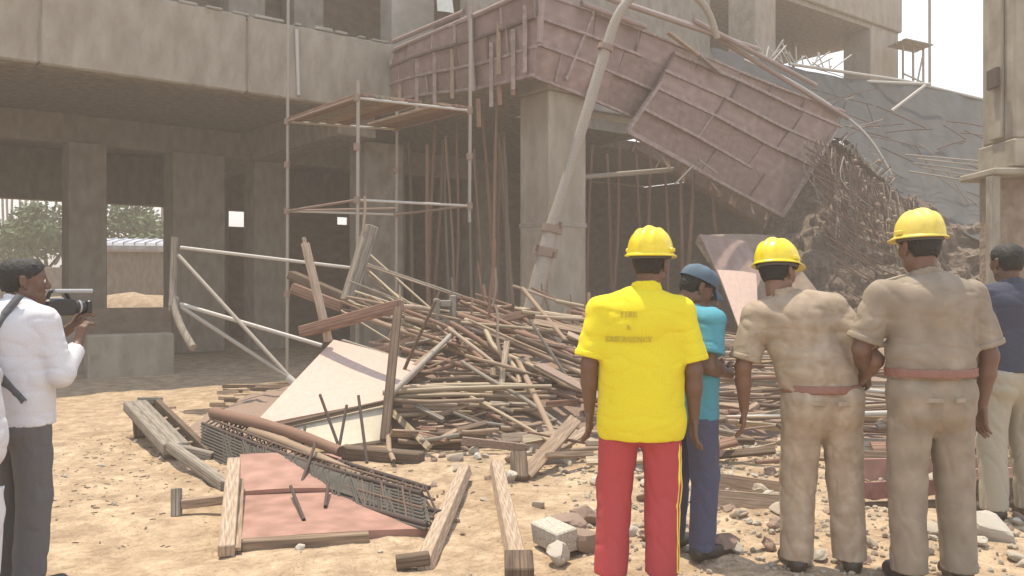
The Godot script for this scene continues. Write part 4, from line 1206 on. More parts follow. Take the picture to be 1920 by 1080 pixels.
		tag(o, "%s %s level bar behind the teal shirt and the bent officer" % ["long" if len > 1.4 else "short", tone(o.material_override)], "bar", "level bars behind the onlookers")
	for i in 44:
		var x := rng.randf_range(3.0, 5.6)
		var d := rng.randf_range(7.4, 10.5)
		var y := heap_top(x, d) * rng.randf_range(0.5, 0.95) + 0.05
		var len := rng.randf_range(0.5, 1.5)
		var th := rng.randf_range(-0.5, 0.5)
		var a := Vector3(x, y, -d)
		var b := a + Vector3(cos(th) * len, rng.randf_range(-0.15, 0.12), sin(th) * len)
		var o := timber("loose_timber", a, b, rng.randf_range(0.05, 0.16), rng.randf_range(0.025, 0.06), mats[rng.randi_range(0, 8)], self, rng.randf_range(0.6, 1.5))
		tag(o, "%s %s timber offcut in the low heap behind the tall officer" % ["long" if len > 1.0 else "short", tone(o.material_override)], "timber", "timber offcuts behind the officers")

# ---------------------------------------------------------------- stones
func build_rubble():
	var spots := [[Vector3(0.326, 0.080, -5.429), 0.13, "rock_brown", "large brown lump of broken concrete left of the red trousers"], [Vector3(0.258, 0.050, -4.871), 0.09, "rock_pale", "pale angular block with a clean face near the red trousers"],
		[Vector3(0.418, 0.060, -5.150), 0.12, "rock_brown", "dark brown broken lump touching the pale angular block"], [Vector3(0.480, 0.060, -5.702), 0.09, "rock_brown", "rough brown lump behind the large brown one"],
		[Vector3(1.170, 0.060, -4.989), 0.09, "rock_brown", "round brown stone left of the bent officer's feet"], [Vector3(0.184, 0.030, -6.112), 0.05, "rock", "small stone between the sand props and the lumps"],
		[Vector3(2.125, 0.050, -4.775), 0.1, "rock_pale", "pale stone right beside the tall officer's left shoe"], [Vector3(2.777, 0.050, -5.131), 0.12, "rock_pale", "pale broken lump right of the tall officer's shoes"]]
	for i in spots.size():
		var e: Array = spots[i]
		var o := obj("broken_lump", rock_mesh(i % 5), M[e[2]])
		o.position = Vector3(e[0].x, ground_y(e[0].x, e[0].z) + e[1] * 0.45, e[0].z)
		o.scale = Vector3(1.15, 0.8, 0.95) * e[1]
		o.rotation = Vector3(rng.randf_range(-0.4, 0.4), rng.randf() * TAU, rng.randf_range(-0.3, 0.3))
		tag(o, e[3], "stone")
	var cb := thing("concrete_block", "squared pale concrete block lying tilted left of the red trousers", "block", Vector3(0.247, 0.000, -5.143), 0.5)
	var bx := box("block", Vector3(-0.07, 0.0, -0.15), Vector3(0.07, 0.13, 0.15), M.rock_pale, cb, 0.008)
	bx.rotation.z = 0.15
	# stones one can pick out
	for i in 300:
		var x := rng.randf_range(0.55, 4.1)
		var d := lerpf(4.7, 7.8, pow(rng.randf(), 1.3))
		if i > 220:
			x = rng.randf_range(-3.6, 0.6)
			d = rng.randf_range(5.0, 10.0)
		var s := 0.02 + 0.055 * pow(rng.randf(), 1.8) if i <= 220 else rng.randf_range(0.012, 0.03)
		if i > 268:
			x = rng.randf_range(-0.7, 1.2)
			d = rng.randf_range(6.6, 8.4)
			s = rng.randf_range(0.03, 0.08)
		var o := obj("stone", rock_mesh(i % 5), [M.rock, M.rock_pale, M.rock, M.rock_pale, M.rock_brown][i % 5])
		o.position = Vector3(x, ground_y(x, -d) + s * 0.35, -d)
		o.scale = Vector3(rng.randf_range(0.8, 1.4), rng.randf_range(0.5, 0.9), rng.randf_range(0.8, 1.2)) * s
		o.rotation = Vector3(rng.randf_range(-0.5, 0.5), rng.randf() * TAU, rng.randf_range(-0.5, 0.5))
		if i <= 220: tag(o, "%s %s stone on the stony strip around the onlookers' feet" % ["big" if s > 0.05 else ("medium" if s > 0.035 else "small"), tone(o.material_override)], "stone", "stones around the onlookers' feet")
		elif i <= 268: tag(o, "%s %s stone on the open sand beside the props" % ["small" if s > 0.02 else "tiny", tone(o.material_override)], "stone", "stones on the open sand")
		else: tag(o, "%s %s broken stone at the foot of the heap by the sand props" % ["big" if s > 0.055 else "small", tone(o.material_override)], "stone", "stones at the foot of the heap")
	# gravel too small to count
	var mm := MultiMesh.new()
	mm.transform_format = MultiMesh.TRANSFORM_3D
	mm.mesh = rock_mesh(1)
	mm.instance_count = 3300
	for i in 3300:
		var x := rng.randf_range(-5.2, 5.2)
		var d := lerpf(4.5, 13.5, pow(rng.randf(), 1.2))
		if i < 2200:
			x = rng.randf_range(0.4, 4.2)
			d = rng.randf_range(4.5, 8.0)
		elif gn1.get_noise_2d(x * 2.0, d * 2.0) < -0.05:
			x = rng.randf_range(-4.0, -1.5)
			d = rng.randf_range(6.0, 9.5)
		var s := rng.randf_range(0.005, 0.022) if i < 2200 else rng.randf_range(0.003, 0.010)
		var bs := Basis.from_euler(Vector3(rng.randf() * 3.0, rng.randf() * 6.0, rng.randf() * 3.0)).scaled(Vector3.ONE * s)
		mm.set_instance_transform(i, Transform3D(bs, Vector3(x, ground_y(x, -d) + s * 0.3, -d)))
	var gi := MultiMeshInstance3D.new()
	gi.name = "gravel"
	gi.multimesh = mm
	gi.material_override = M.rock
	add_child(gi)
	tag(gi, "fine gravel and grit strewn over the sand", "gravel", "", "stuff")
	# dark chips trodden into the sand near the pallet
	var cm := MultiMesh.new()
	cm.transform_format = MultiMesh.TRANSFORM_3D
	cm.mesh = box_mesh(Vector3(1, 0.25, 3), 0.02)
	cm.instance_count = 600
	for i in 600:
		var x := rng.randfn(-3.0, 0.8)
		var d := clampf(rng.randfn(7.4, 1.1), 5.2, 11.0)
		if i > 380:
			x = rng.randf_range(-2.4, 1.5)
			d = rng.randf_range(6.2, 8.6)
		var s := rng.randf_range(0.006, 0.016)
		var bs := Basis.from_euler(Vector3(rng.randf_range(-0.2, 0.2), rng.randf() * 6.0, rng.randf_range(-0.2, 0.2))).scaled(Vector3.ONE * s)
		cm.set_instance_transform(i, Transform3D(bs, Vector3(x, ground_y(x, -d) + s * 0.2, -d)))
	var ci := MultiMeshInstance3D.new()
	ci.name = "wood_chips"
	ci.multimesh = cm
	ci.material_override = M.wood_dark
	add_child(ci)
	tag(ci, "dark wood chips trodden into the sand near the broken pallet", "wood chips", "", "stuff")
	# straw-like wood slivers on the sand under the tube frame
	for i in 60:
		var x := lerpf(-4.4, -2.2, rng.randf())
		var d := rng.randf_range(10.2, 13.6)
		var a := Vector3(x, ground_y(x, -d) + 0.015, -d)
		var th := rng.randf_range(-0.4, 0.4)
		var len := rng.randf_range(0.2, 0.7)
		var b := a + Vector3(cos(th) * len, rng.randf_range(-0.005, 0.03), sin(th) * len)
		var o := timber("wood_sliver", a, b, rng.randf_range(0.03, 0.08), 0.02, [M.bamboo, M.wood_pale, M.wood, M.wood_dark][i % 4], self, PI * 0.5)
		tag(o, "%s %s wood sliver on the sand under the bent tube frame" % ["long" if len > 0.45 else "short", tone(o.material_override)], "wood sliver", "slivers under the tube frame")

# ---------------------------------------------------------------- people: skeleton -> distance field -> surface nets
# primitive: [a, b, ra, rb, flatten in z, cut planes [[point, normal], ...], blend]
func field(prims: Array, cell: float, wr: float, seed_value: int, wfreq := 9.0, sx := 1.0, sy := 0.7) -> Dictionary:
	var lo := Vector3.ONE * 1e6
	var hi := -lo
	for p in prims:
		var r: float = maxf(p[2], p[3]) + cell * 2.5
		for e in [p[0], p[1]]:
			lo = lo.min(e - Vector3.ONE * r)
			hi = hi.max(e + Vector3.ONE * r)
	var nx := int((hi.x - lo.x) / cell) + 2
	var ny := int((hi.y - lo.y) / cell) + 2
	var nz := int((hi.z - lo.z) / cell) + 2
	var F := PackedFloat32Array()
	F.resize(nx * ny * nz)
	F.fill(1.0)
	var nse := noise(wfreq, seed_value, 2)
	for p in prims:
		var a: Vector3 = p[0]
		var b: Vector3 = p[1]
		var ra: float = p[2]
		var rb: float = p[3]
		var q: float = p[4]
		var cuts: Array = p[5]
		var k: float = p[6]
		var m: float = maxf(ra, rb) + k + cell * 2.0
		var i0 := maxi(int((minf(a.x, b.x) - m - lo.x) / cell), 0)
		var i1 := mini(int((maxf(a.x, b.x) + m - lo.x) / cell) + 1, nx - 1)
		var j0 := maxi(int((minf(a.y, b.y) - m - lo.y) / cell), 0)
		var j1 := mini(int((maxf(a.y, b.y) + m - lo.y) / cell) + 1, ny - 1)
		var k0 := maxi(int((minf(a.z, b.z) - m - lo.z) / cell), 0)
		var k1 := mini(int((maxf(a.z, b.z) + m - lo.z) / cell) + 1, nz - 1)
		var ba := b - a
		ba.z *= q
		var bb := maxf(ba.dot(ba), 1e-9)
		var back := 1.0 / sqrt(q)
		for kz in range(k0, k1 + 1):
			var wz := lo.z + kz * cell
			var pz := (wz - a.z) * q
			for jy in range(j0, j1 + 1):
				var wy := lo.y + jy * cell
				var py := wy - a.y
				var row := (kz * ny + jy) * nx
				var pyz := py * ba.y + pz * ba.z
				var s2 := py * py + pz * pz
				for ix in range(i0, i1 + 1):
					var wx := lo.x + ix * cell
					var px := wx - a.x
					var t := clampf((px * ba.x + pyz) / bb, 0.0, 1.0)
					var ex := px - ba.x * t
					var ey := py - ba.y * t
					var ez := pz - ba.z * t
					var d := (sqrt(ex * ex + ey * ey + ez * ez) - (ra + (rb - ra) * t)) * back
					for c in cuts:
						d = maxf(d, (Vector3(wx, wy, wz) - c[0]).dot(c[1]))
					if d > m: continue
					var o := F[row + ix]
					if k > 0.0:
						var h := maxf(k - absf(o - d), 0.0) / k
						F[row + ix] = minf(o, d) - h * h * k * 0.25
					elif d < o:
						F[row + ix] = d
	if wr > 0.0:
		for kz in nz:
			for jy in ny:
				var row := (kz * ny + jy) * nx
				for ix in nx:
					if absf(F[row + ix]) < cell * 2.5:
						var nv := nse.get_noise_3d((lo.x + ix * cell) * sx + (lo.y + jy * cell) * 0.35, (lo.y + jy * cell) * sy, (lo.z + kz * cell) * sx)
						F[row + ix] += wr * (1.1 * exp(-nv * nv * 55.0) + 0.9 * nv)
	return {"F": F, "lo": lo, "nx": nx, "ny": ny, "nz": nz, "cell": cell}

func nets(f: Dictionary, v: PackedVector3Array, n: PackedVector3Array, idx: PackedInt32Array):
	var F: PackedFloat32Array = f.F
	var nx: int = f.nx
	var ny: int = f.ny
	var nz: int = f.nz
	var lo: Vector3 = f.lo
	var cell: float = f.cell
	var at := PackedInt32Array()
	at.resize(nx * ny * nz)
	at.fill(-1)
	var sx := 1
	var sy := nx
	var sz := nx * ny
	var off := [0, sx, sy, sx + sy, sz, sz + sx, sz + sy, sz + sx + sy]
	var edges := [[0, 1], [2, 3], [4, 5], [6, 7], [0, 2], [1, 3], [4, 6], [5, 7], [0, 4], [1, 5], [2, 6], [3, 7]]
	var cor := []
	for c in 8: cor.append(Vector3(c & 1, (c >> 1) & 1, (c >> 2) & 1))
	for kz in nz - 1:
		for jy in ny - 1:
			var row := kz * sz + jy * sy
			for ix in nx - 1:
				var c0 := row + ix
				var g0 := F[c0]
				if absf(g0) > cell * 4.0: continue
				var neg := 0
				for o in off:
					if F[c0 + o] < 0.0: neg += 1
				if neg == 0 or neg == 8: continue
				var s := Vector3.ZERO
				var cnt := 0
				for e in edges:
					var fa := F[c0 + off[e[0]]]
					var fb := F[c0 + off[e[1]]]
					if (fa < 0.0) != (fb < 0.0):
						s += cor[e[0]].lerp(cor[e[1]], fa / (fa - fb))
						cnt += 1
				var gx := F[c0 + 1] - g0 + F[c0 + 1 + sy] - F[c0 + sy] + F[c0 + 1 + sz] - F[c0 + sz] + F[c0 + 1 + sy + sz] - F[c0 + sy + sz]
				var gy := F[c0 + sy] - g0 + F[c0 + sy + 1] - F[c0 + 1] + F[c0 + sy + sz] - F[c0 + sz] + F[c0 + 1 + sy + sz] - F[c0 + 1 + sz]
				var gz := F[c0 + sz] - g0 + F[c0 + sz + 1] - F[c0 + 1] + F[c0 + sz + sy] - F[c0 + sy] + F[c0 + 1 + sy + sz] - F[c0 + 1 + sy]
				at[c0] = v.size()
				v.append(lo + (Vector3(ix, jy, kz) + s / cnt) * cell)
				n.append(Vector3(gx, gy, gz).normalized())
	for kz in range(1, nz - 1):
		for jy in range(1, ny - 1):
			var row := kz * sz + jy * sy
			for ix in range(1, nx - 1):
				var c0 := row + ix
				if at[c0] < 0: continue
				var inside := F[c0] < 0.0
				if inside != (F[c0 + sx] < 0.0): face(idx, at, c0, c0 - sy, c0 - sy - sz, c0 - sz, inside)
				if inside != (F[c0 + sy] < 0.0): face(idx, at, c0, c0 - sz, c0 - sz - sx, c0 - sx, inside)
				if inside != (F[c0 + sz] < 0.0): face(idx, at, c0, c0 - sx, c0 - sx - sy, c0 - sy, inside)

func face(idx: PackedInt32Array, at: PackedInt32Array, a: int, b: int, c: int, d: int, flip: bool):
	var i := at[a]
	var j := at[b]
	var k := at[c]
	var l := at[d]
	if j < 0 or k < 0 or l < 0: return
	if flip: idx.append_array([i, k, j, i, l, k])
	else: idx.append_array([i, j, k, i, k, l])

func nets_mesh(fields: Array) -> ArrayMesh:
	var v := PackedVector3Array()
	var n := PackedVector3Array()
	var idx := PackedInt32Array()
	for f in fields: nets(f, v, n, idx)
	return arr_mesh(v, n, idx)

func pr(a: Vector3, b: Vector3, ra: float, rb: float, q := 1.0, cuts := [], k := 0.03) -> Array:
	return [a, b, ra, rb, q, cuts, k]

# surface height along an axis, for things laid on cloth
func surf(f: Dictionary, x: float, y: float, z: float, axis: int, sgn: float) -> float:
	var F: PackedFloat32Array = f.F
	var lo: Vector3 = f.lo
	var c: float = f.cell
	var i := clampi(int(round((x - lo.x) / c)), 0, f.nx - 1)
	var j := clampi(int(round((y - lo.y) / c)), 0, f.ny - 1)
	var k := clampi(int(round((z - lo.z) / c)), 0, f.nz - 1)
	if axis == 2:
		var best := 0.0
		var fx := clampf((x - lo.x) / c, 0, f.nx - 2)
		var fy := clampf((y - lo.y) / c, 0, f.ny - 2)
		var x0 := int(fx)
		var y0 := int(fy)
		var prev := 1.0
		for t in f.nz:
			var kk: int = f.nz - 1 - t if sgn > 0 else t
			var b0: int = (kk * f.ny + y0) * f.nx + x0
			var val := lerpf(lerpf(F[b0], F[b0 + 1], fx - x0), lerpf(F[b0 + f.nx], F[b0 + f.nx + 1], fx - x0), fy - y0)
			if val < 0:
				return lo.z + (kk + sgn * (-val) / maxf(prev - val, 1e-5)) * c
			prev = val
		return best
	var pv := 1.0
	for t in f.nx:
		var ii: int = f.nx - 1 - t if sgn > 0 else t
		var val := F[(k * f.ny + j) * f.nx + ii]
		if val < 0: return lo.x + (ii + sgn * (-val) / maxf(pv - val, 1e-5)) * c
		pv = val
	return 0.0

func hand_prims(w: Vector3, dir: Vector3, thumb: Vector3, s: float, curl: float) -> Array:
	var y := dir.normalized()
	var x := (thumb - y * thumb.dot(y)).normalized()
	var z := x.cross(y).normalized()
	if z.dot(Vector3(0, -0.2, -1)) < 0: z = -z
	var P := []
	var k := 0.006
	for i in 4:
		var o: float = 0.030 - 0.020 * i
		var kn := w + (y * (0.092 - 0.006 * absf(i - 1)) + x * o) * s
		P.append(pr(w + (y * 0.012 + x * o * 0.6) * s, kn, 0.015 * s, 0.0115 * s, 1.0, [], 0.012))
		var L: float = [0.040, 0.045, 0.042, 0.033][i]
		var c1: float = curl * 0.6
		var d1 := (y * cos(c1) + z * sin(c1) + x * (0.06 - 0.05 * i)).normalized()
		var m := kn + d1 * L * s
		var c2: float = curl * 1.5
		var d2 := (y * cos(c2) + z * sin(c2)).normalized()
		var e := m + d2 * L * 0.85 * s
		P.append(pr(kn, m, 0.0098 * s, 0.0088 * s, 1.0, [], k))
		P.append(pr(m, e, 0.0088 * s, 0.0072 * s, 1.0, [], k))
	var tb := w + (y * 0.03 + x * 0.024) * s
	var tm := tb + (y * 0.030 + x * 0.024 + z * 0.012) * s
	P.append(pr(tb, tm, 0.014 * s, 0.0105 * s, 1.0, [], k))
	P.append(pr(tm, tm + (y * 0.032 + x * 0.006 + z * 0.012) * s, 0.0105 * s, 0.008 * s, 1.0, [], k))
	return P

func make_person(label: String, at: Vector3, turn: float, s: float, J: Dictionary, look: Dictionary) -> Node3D:
	var root := thing("person", label, "person", at, turn)
	var D := {"pelvis": Vector3(0, 0.95, 0), "waist": Vector3(0, 1.08, 0.0), "chest": Vector3(0, 1.29, 0.0), "neck": Vector3(0, 1.465, 0.0), "head": Vector3(0, 1.625, -0.025),
		"shL": Vector3(-0.185, 1.405, 0), "elL": Vector3(-0.245, 1.13, 0.03), "wrL": Vector3(-0.25, 0.88, -0.03), "shR": Vector3(0.185, 1.405, 0), "elR": Vector3(0.245, 1.13, 0.03), "wrR": Vector3(0.25, 0.88, -0.03),
		"hipL": Vector3(-0.095, 0.93, 0), "knL": Vector3(-0.115, 0.5, -0.015), "anL": Vector3(-0.125, 0.085, 0.03), "hipR": Vector3(0.095, 0.93, 0), "knR": Vector3(0.115, 0.5, -0.015), "anR": Vector3(0.125, 0.085, 0.03),
		"handL": Vector3(0, -1, -0.08), "handR": Vector3(0, -1, -0.08), "thumbL": Vector3(0.25, 0, -1), "thumbR": Vector3(-0.25, 0, -1)}
	for k in J: D[k] = J[k]
	for k in D:
		if not k.begins_with("hand") and not k.begins_with("thumb"): D[k] = D[k] * s
	var skin: Material = M[look.skin]
	var bulk: float = look.get("bulk", 1.0) * s
	# --- body under the clothes, head and hands on finer grids
	var B := [pr(D.neck - Vector3(0, 0.04, 0), D.head + Vector3(0, -0.06, 0.01) * s, 0.064 * s, 0.056 * s),
		pr(D.neck, D.chest, 0.06 * s, 0.13 * s, 1.5), pr(D.chest, D.waist, 0.14 * s, 0.125 * s, 1.5), pr(D.waist, D.pelvis, 0.125 * s, 0.13 * s, 1.5),
		pr(D.shL, D.shR, 0.05 * s, 0.05 * s)]
	for e in ["L", "R"]:
		B.append(pr(D["sh" + e], D["el" + e], 0.052 * s, 0.043 * s, 1.0, [], 0.02))
		B.append(pr(D["el" + e], D["el" + e].lerp(D["wr" + e], 0.35), 0.043 * s, 0.043 * s, 1.0, [], 0.02))
		B.append(pr(D["el" + e].lerp(D["wr" + e], 0.35), D["wr" + e], 0.043 * s, 0.028 * s, 1.0, [], 0.02))
		B.append(pr(D["hip" + e], D["kn" + e], 0.08 * s, 0.055 * s, 1.0, [], 0.02))
		B.append(pr(D["kn" + e], D["an" + e], 0.055 * s, 0.038 * s, 1.0, [], 0.02))
	var hb := Basis.from_euler(Vector3(look.get("nod", 0.0), look.get("face", 0.0), look.get("tilt", 0.0)))
	var hc: Vector3 = D.head
	var hp := func(x: float, y: float, z: float) -> Vector3: return hc + hb * (Vector3(x, y, z) * s)
	var Hd := [pr(hp.call(0, 0.035, 0.035), hp.call(0, 0.035, -0.025), 0.078 * s, 0.076 * s, 1.0, [], 0.02), pr(hp.call(0, 0.0, -0.03), hp.call(0, -0.07, -0.045), 0.064 * s, 0.046 * s, 1.0, [], 0.03),
		pr(hp.call(-0.045, -0.06, -0.01), hp.call(0, -0.095, -0.07), 0.03 * s, 0.022 * s, 1.0, [], 0.02), pr(hp.call(0.045, -0.06, -0.01), hp.call(0, -0.095, -0.07), 0.03 * s, 0.022 * s, 1.0, [], 0.02),
		pr(hp.call(0, 0.012, -0.098), hp.call(0, -0.03, -0.114), 0.009 * s, 0.015 * s, 1.0, [], 0.012), pr(hp.call(-0.014, -0.034, -0.10), hp.call(0.014, -0.034, -0.10), 0.011 * s, 0.011 * s, 1.0, [], 0.008),
		pr(hp.call(-0.04, 0.024, -0.082), hp.call(0.04, 0.024, -0.082), 0.015 * s, 0.015 * s, 1.0, [], 0.012), pr(hp.call(-0.022, -0.058, -0.088), hp.call(0.022, -0.058, -0.088), 0.010 * s, 0.010 * s, 1.0, [], 0.006),
		pr(hp.call(-0.05, -0.012, -0.062), hp.call(-0.045, -0.03, -0.06), 0.022 * s, 0.022 * s, 1.0, [], 0.015), pr(hp.call(0.05, -0.012, -0.062), hp.call(0.045, -0.03, -0.06), 0.022 * s, 0.022 * s, 1.0, [], 0.015),
		pr(hp.call(0, -0.03, 0.03), hp.call(0, -0.11, 0.025), 0.058 * s, 0.056 * s, 1.0, [], 0.03)]
	for e in [-1.0, 1.0]:
		Hd.append(pr(hp.call(e * 0.080, 0.018, 0.012), hp.call(e * 0.077, -0.032, 0.004), 0.014 * s, 0.010 * s, 1.0, [], 0.005))
		Hd.append(pr(hp.call(e * 0.087, 0.022, 0.024), hp.call(e * 0.083, -0.015, 0.022), 0.009 * s, 0.008 * s, 1.0, [], 0.005))
	var parts := [field(B, 0.016, 0.0, 1), field(Hd, 0.006, 0.0, 1)]
	for e in ["L", "R"]:
		var H := hand_prims(D["wr" + e], D["hand" + e], D["thumb" + e], s * 1.02, look.get("curl", 0.55))
		H.append(pr(D["wr" + e] - (D["wr" + e] - D["el" + e]).normalized() * 0.03, D["wr" + e], 0.029 * s, 0.026 * s, 1.3, [], 0.012))
		parts.append(field(H, 0.005, 0.0, 1))
	var body := obj("body", nets_mesh(parts), skin, root)
	body.set_meta("label", "bare skin of head, arms and hands")
	var sm := SphereMesh.new()
	sm.radius = 0.0125 * s
	sm.height = 0.025 * s
	sm.radial_segments = 12
	sm.rings = 8
	for e in [-1.0, 1.0]:
		var ey := obj("eye", sm, M.eye_white, root)
		ey.position = hp.call(e * 0.032, 0.0, -0.086)
		var pu := obj("pupil", sm, M.eye_dark, ey)
		pu.position = hb * Vector3(0, 0, -0.006)
		pu.scale = Vector3.ONE * 0.62
	# --- hair
	var front := [hp.call(0, 0.03, -0.055), hb * Vector3(0, -0.75, -0.66)]
	var nape := [hp.call(0, -0.055, 0.05), hb * Vector3(0, -1, 0.15)]
	var HR := [pr(hp.call(0, 0.04, 0.035), hp.call(0, 0.042, -0.025), 0.086 * s, 0.083 * s, 1.0, [front, nape], 0.01), pr(hp.call(0, -0.01, 0.045), hp.call(0, -0.05, 0.04), 0.070 * s, 0.060 * s, 1.0, [nape, [hp.call(0, 0, 0.02), hb * Vector3(0, 0, -1)]], 0.02)]
	obj("hair", nets_mesh([field(HR, 0.007, 0.004, 5, 40.0)]), M.hair, root)
	# --- trousers
	var wy: float = look.get("waist_y", 1.04) * s
	var topcut := [Vector3(0, wy, 0), Vector3.UP]
	var T := [pr(D.waist, D.pelvis, 0.150 * bulk, 0.172 * bulk, 1.48, [topcut], 0.04), pr(D.pelvis, D.pelvis - Vector3(0, 0.06, 0) * s, 0.172 * bulk, 0.165 * bulk, 1.48, [topcut], 0.04)]
	var lw: float = look.get("leg", 1.0) * s
	for e in ["L", "R"]:
		var hemc := [D["an" + e] + Vector3(0, -0.03, 0), Vector3.DOWN]
		var seat: Vector3 = D["hip" + e] + Vector3(0, -0.03, 0.045)
		T.append(pr(seat, seat + Vector3(0, -0.06, 0), 0.098 * lw, 0.09 * lw, 1.0, [topcut], 0.05))
		T.append(pr(D["hip" + e], D["kn" + e], 0.108 * lw, 0.086 * lw, 1.0, [topcut], 0.022))
		T.append(pr(D["kn" + e], D["an" + e] - Vector3(0, 0.08, 0), 0.086 * lw, 0.078 * lw, 1.0, [hemc], 0.02))
	var tfld := field(T, 0.0115, 0.0052, 7 + int(at.x * 10.0), 7.0, 0.8, 0.42)
	obj("trousers", nets_mesh([tfld]), M[look.trousers], root)
	# --- shirt
	var hem: float = look.get("hem_y", 1.02) * s
	var sl: float = look.get("sleeve", 0.72)
	var hc2 := [Vector3(0, hem, 0), Vector3.DOWN]
	var nk := [D.neck + Vector3(0, 0.055, 0.02) * s, Vector3(0, 1, 0.0)]
	var S := [pr(D.chest, D.waist, 0.192 * bulk, 0.188 * bulk, 1.5, [hc2], 0.04), pr(D.waist, D.pelvis - Vector3(0, 0.12, 0), 0.188 * bulk, 0.204 * bulk, 1.34, [hc2], 0.04),
		pr(D.shL, D.chest + Vector3(0, 0.06, 0.02), 0.075 * s, 0.14 * bulk, 1.25, [], 0.05), pr(D.shR, D.chest + Vector3(0, 0.06, 0.02), 0.075 * s, 0.14 * bulk, 1.25, [], 0.05),
		pr(D.neck + Vector3(0, -0.035, 0.015) * s, D.shL + Vector3(0.02, 0.012, 0.005), 0.07 * s, 0.062 * s, 1.0, [nk], 0.04), pr(D.neck + Vector3(0, -0.035, 0.015) * s, D.shR + Vector3(-0.02, 0.012, 0.005), 0.07 * s, 0.062 * s, 1.0, [nk], 0.04)]
	var cuffs := []
	for e in ["L", "R"]:
		var a: Vector3 = D["sh" + e]
		var m: Vector3 = D["el" + e]
		if sl <= 1.0:
			var en := a.lerp(m, sl)
			S.append(pr(a, a.lerp(m, sl + 0.25), 0.078 * s, 0.086 * s, 1.0, [[en, (m - a).normalized()]], 0.03))
			cuffs.append(field([pr(a, a.lerp(m, sl + 0.25), 0.082 * s, 0.0895 * s, 1.0, [[en + (m - a).normalized() * 0.003, (m - a).normalized()], [en - (m - a).normalized() * 0.028, (a - m).normalized()]], 0.0)], 0.008, 0.0, 1))
		else:
			var en: Vector3 = m.lerp(D["wr" + e], sl - 1.0)
			S.append(pr(a, m, 0.078 * s, 0.064 * s, 1.0, [], 0.03))
			S.append(pr(m, m.lerp(D["wr" + e], sl - 0.9), 0.064 * s, 0.05 * s, 1.0, [[en, (D["wr" + e] - m).normalized()]], 0.03))
	var sfld := field(S, 0.0115, look.get("wrinkle", 0.0042), 17 + int(at.x * 10.0), 5.5, 0.55, 1.15)
	var shirt := obj("shirt", nets_mesh([sfld]), M[look.shirt], root)
	for cf in cuffs: obj("sleeve_cuff", nets_mesh([cf]), M[look.shirt], root)
	var cy: Vector3 = D.neck
	var C := [pr(cy + Vector3(0, 0.0, 0.008) * s, cy + Vector3(0, 0.09, 0.002) * s, 0.086 * s, 0.076 * s, 1.05, [[cy + Vector3(0, look.get("collar", 0.055), 0.02) * s, Vector3(0, 1, -0.35).normalized()], [cy - Vector3(0, 0.015, 0), Vector3.DOWN]], 0.01)]
	obj("collar", nets_mesh([field(C, 0.008, 0.003, 3, 12.0)]), M[look.shirt], root)
	# --- belt
	if look.has("belt"):
		var b0: Vector3 = D.waist
		var bc := [[Vector3(0, wy + 0.022 * s, 0), Vector3.UP], [Vector3(0, wy - 0.024 * s, 0), Vector3.DOWN]]
		var bx := lerpf(D.pelvis.x, b0.x, clampf((wy - D.pelvis.y) / (b0.y - D.pelvis.y), 0, 1.2))
		obj("belt", nets_mesh([field([pr(Vector3(bx, wy - 0.1, b0.z), Vector3(bx, wy + 0.1, b0.z), 0.204 * bulk, 0.202 * bulk, 1.34, bc, 0.0)], 0.008, 0.003, 2)]), M[look.belt], root)
	# --- shoes
	for e in ["L", "R"]:
		var an: Vector3 = D["an" + e]
		var fx := 0.02 if e == "R" else -0.02
		var gp := [Vector3(0, 0.004, 0), Vector3.DOWN]
		var K := [pr(an + Vector3(0, -0.02, 0.01), Vector3(an.x, 0.04, an.z + 0.03), 0.05 * s, 0.047 * s, 1.0, [gp], 0.02), pr(Vector3(an.x, 0.035, an.z + 0.03), Vector3(an.x + fx, 0.03, an.z - 0.16), 0.045 * s, 0.042 * s, 1.0, [gp], 0.02)]
		obj("shoe", nets_mesh([field(K, 0.009, 0.0, 2)]), M[look.get("shoe", "leather")], root)
	root.set_meta("hc", hc)
	head_gear(root, look, hc, hb, s)
	if look.has("print"):
		var y := 1.375 * s
		for e in [["FIRE", 0.0, 0.027], ["&", -0.065, 0.022], ["EMERGENCY", -0.125, 0.027]]:
			var tm := TextMesh.new()
			tm.text = e[0]
			var sf := SystemFont.new()
			sf.font_names = PackedStringArray(["Droid Serif"])
			sf.font_weight = 700
			tm.font = sf
			tm.font_size = 32
			tm.pixel_size = e[2] / 24.0
			tm.depth = 0.002
			tm.curve_step = 2.0
			var ar := tm.get_mesh_arrays()
			var vv: PackedVector3Array = ar[Mesh.ARRAY_VERTEX]
			for i in vv.size():
				var px: float = vv[i].x - 0.065
				var py: float = vv[i].y + y + e[1]
				vv[i] = Vector3(px, py, surf(sfld, px, py, 0, 2, 1.0) + 0.006 + vv[i].z)
			ar[Mesh.ARRAY_VERTEX] = vv
			var am := ArrayMesh.new()
			am.add_surface_from_arrays(Mesh.PRIMITIVE_TRIANGLES, ar)
			obj("back_lettering", am, M.print_grey, shirt)
	if look.has("stripe"):
		for zo in [0.012, -0.016]:
			var pts := []
			for i in 40:
				var y := lerpf(0.755, 0.07, i / 39.0) * s
				var z: float = lerpf(0.03, 0.045, i / 39.0) + zo
				pts.append(Vector3(surf(tfld, 0, y, z, 0, 1.0), y, z))
			for i in range(1, 39): pts[i].x = (pts[i - 1].x + pts[i].x * 2.0 + pts[i + 1].x) * 0.25
			var st := new_st(true)
			for i in 39:
				var a: Vector3 = pts[i] + Vector3(0.003, 0, 0)
				var b: Vector3 = pts[i + 1] + Vector3(0.003, 0, 0)
				var w := Vector3(0, 0, 0.0055)
				quad(st, a - w, b - w, b + w, a + w)
				quad(st, a + w, b + w, b + w - Vector3(0.012, 0, 0), a + w - Vector3(0.012, 0, 0))
			obj("side_stripe", finish(st), M.stripe_yellow, root)
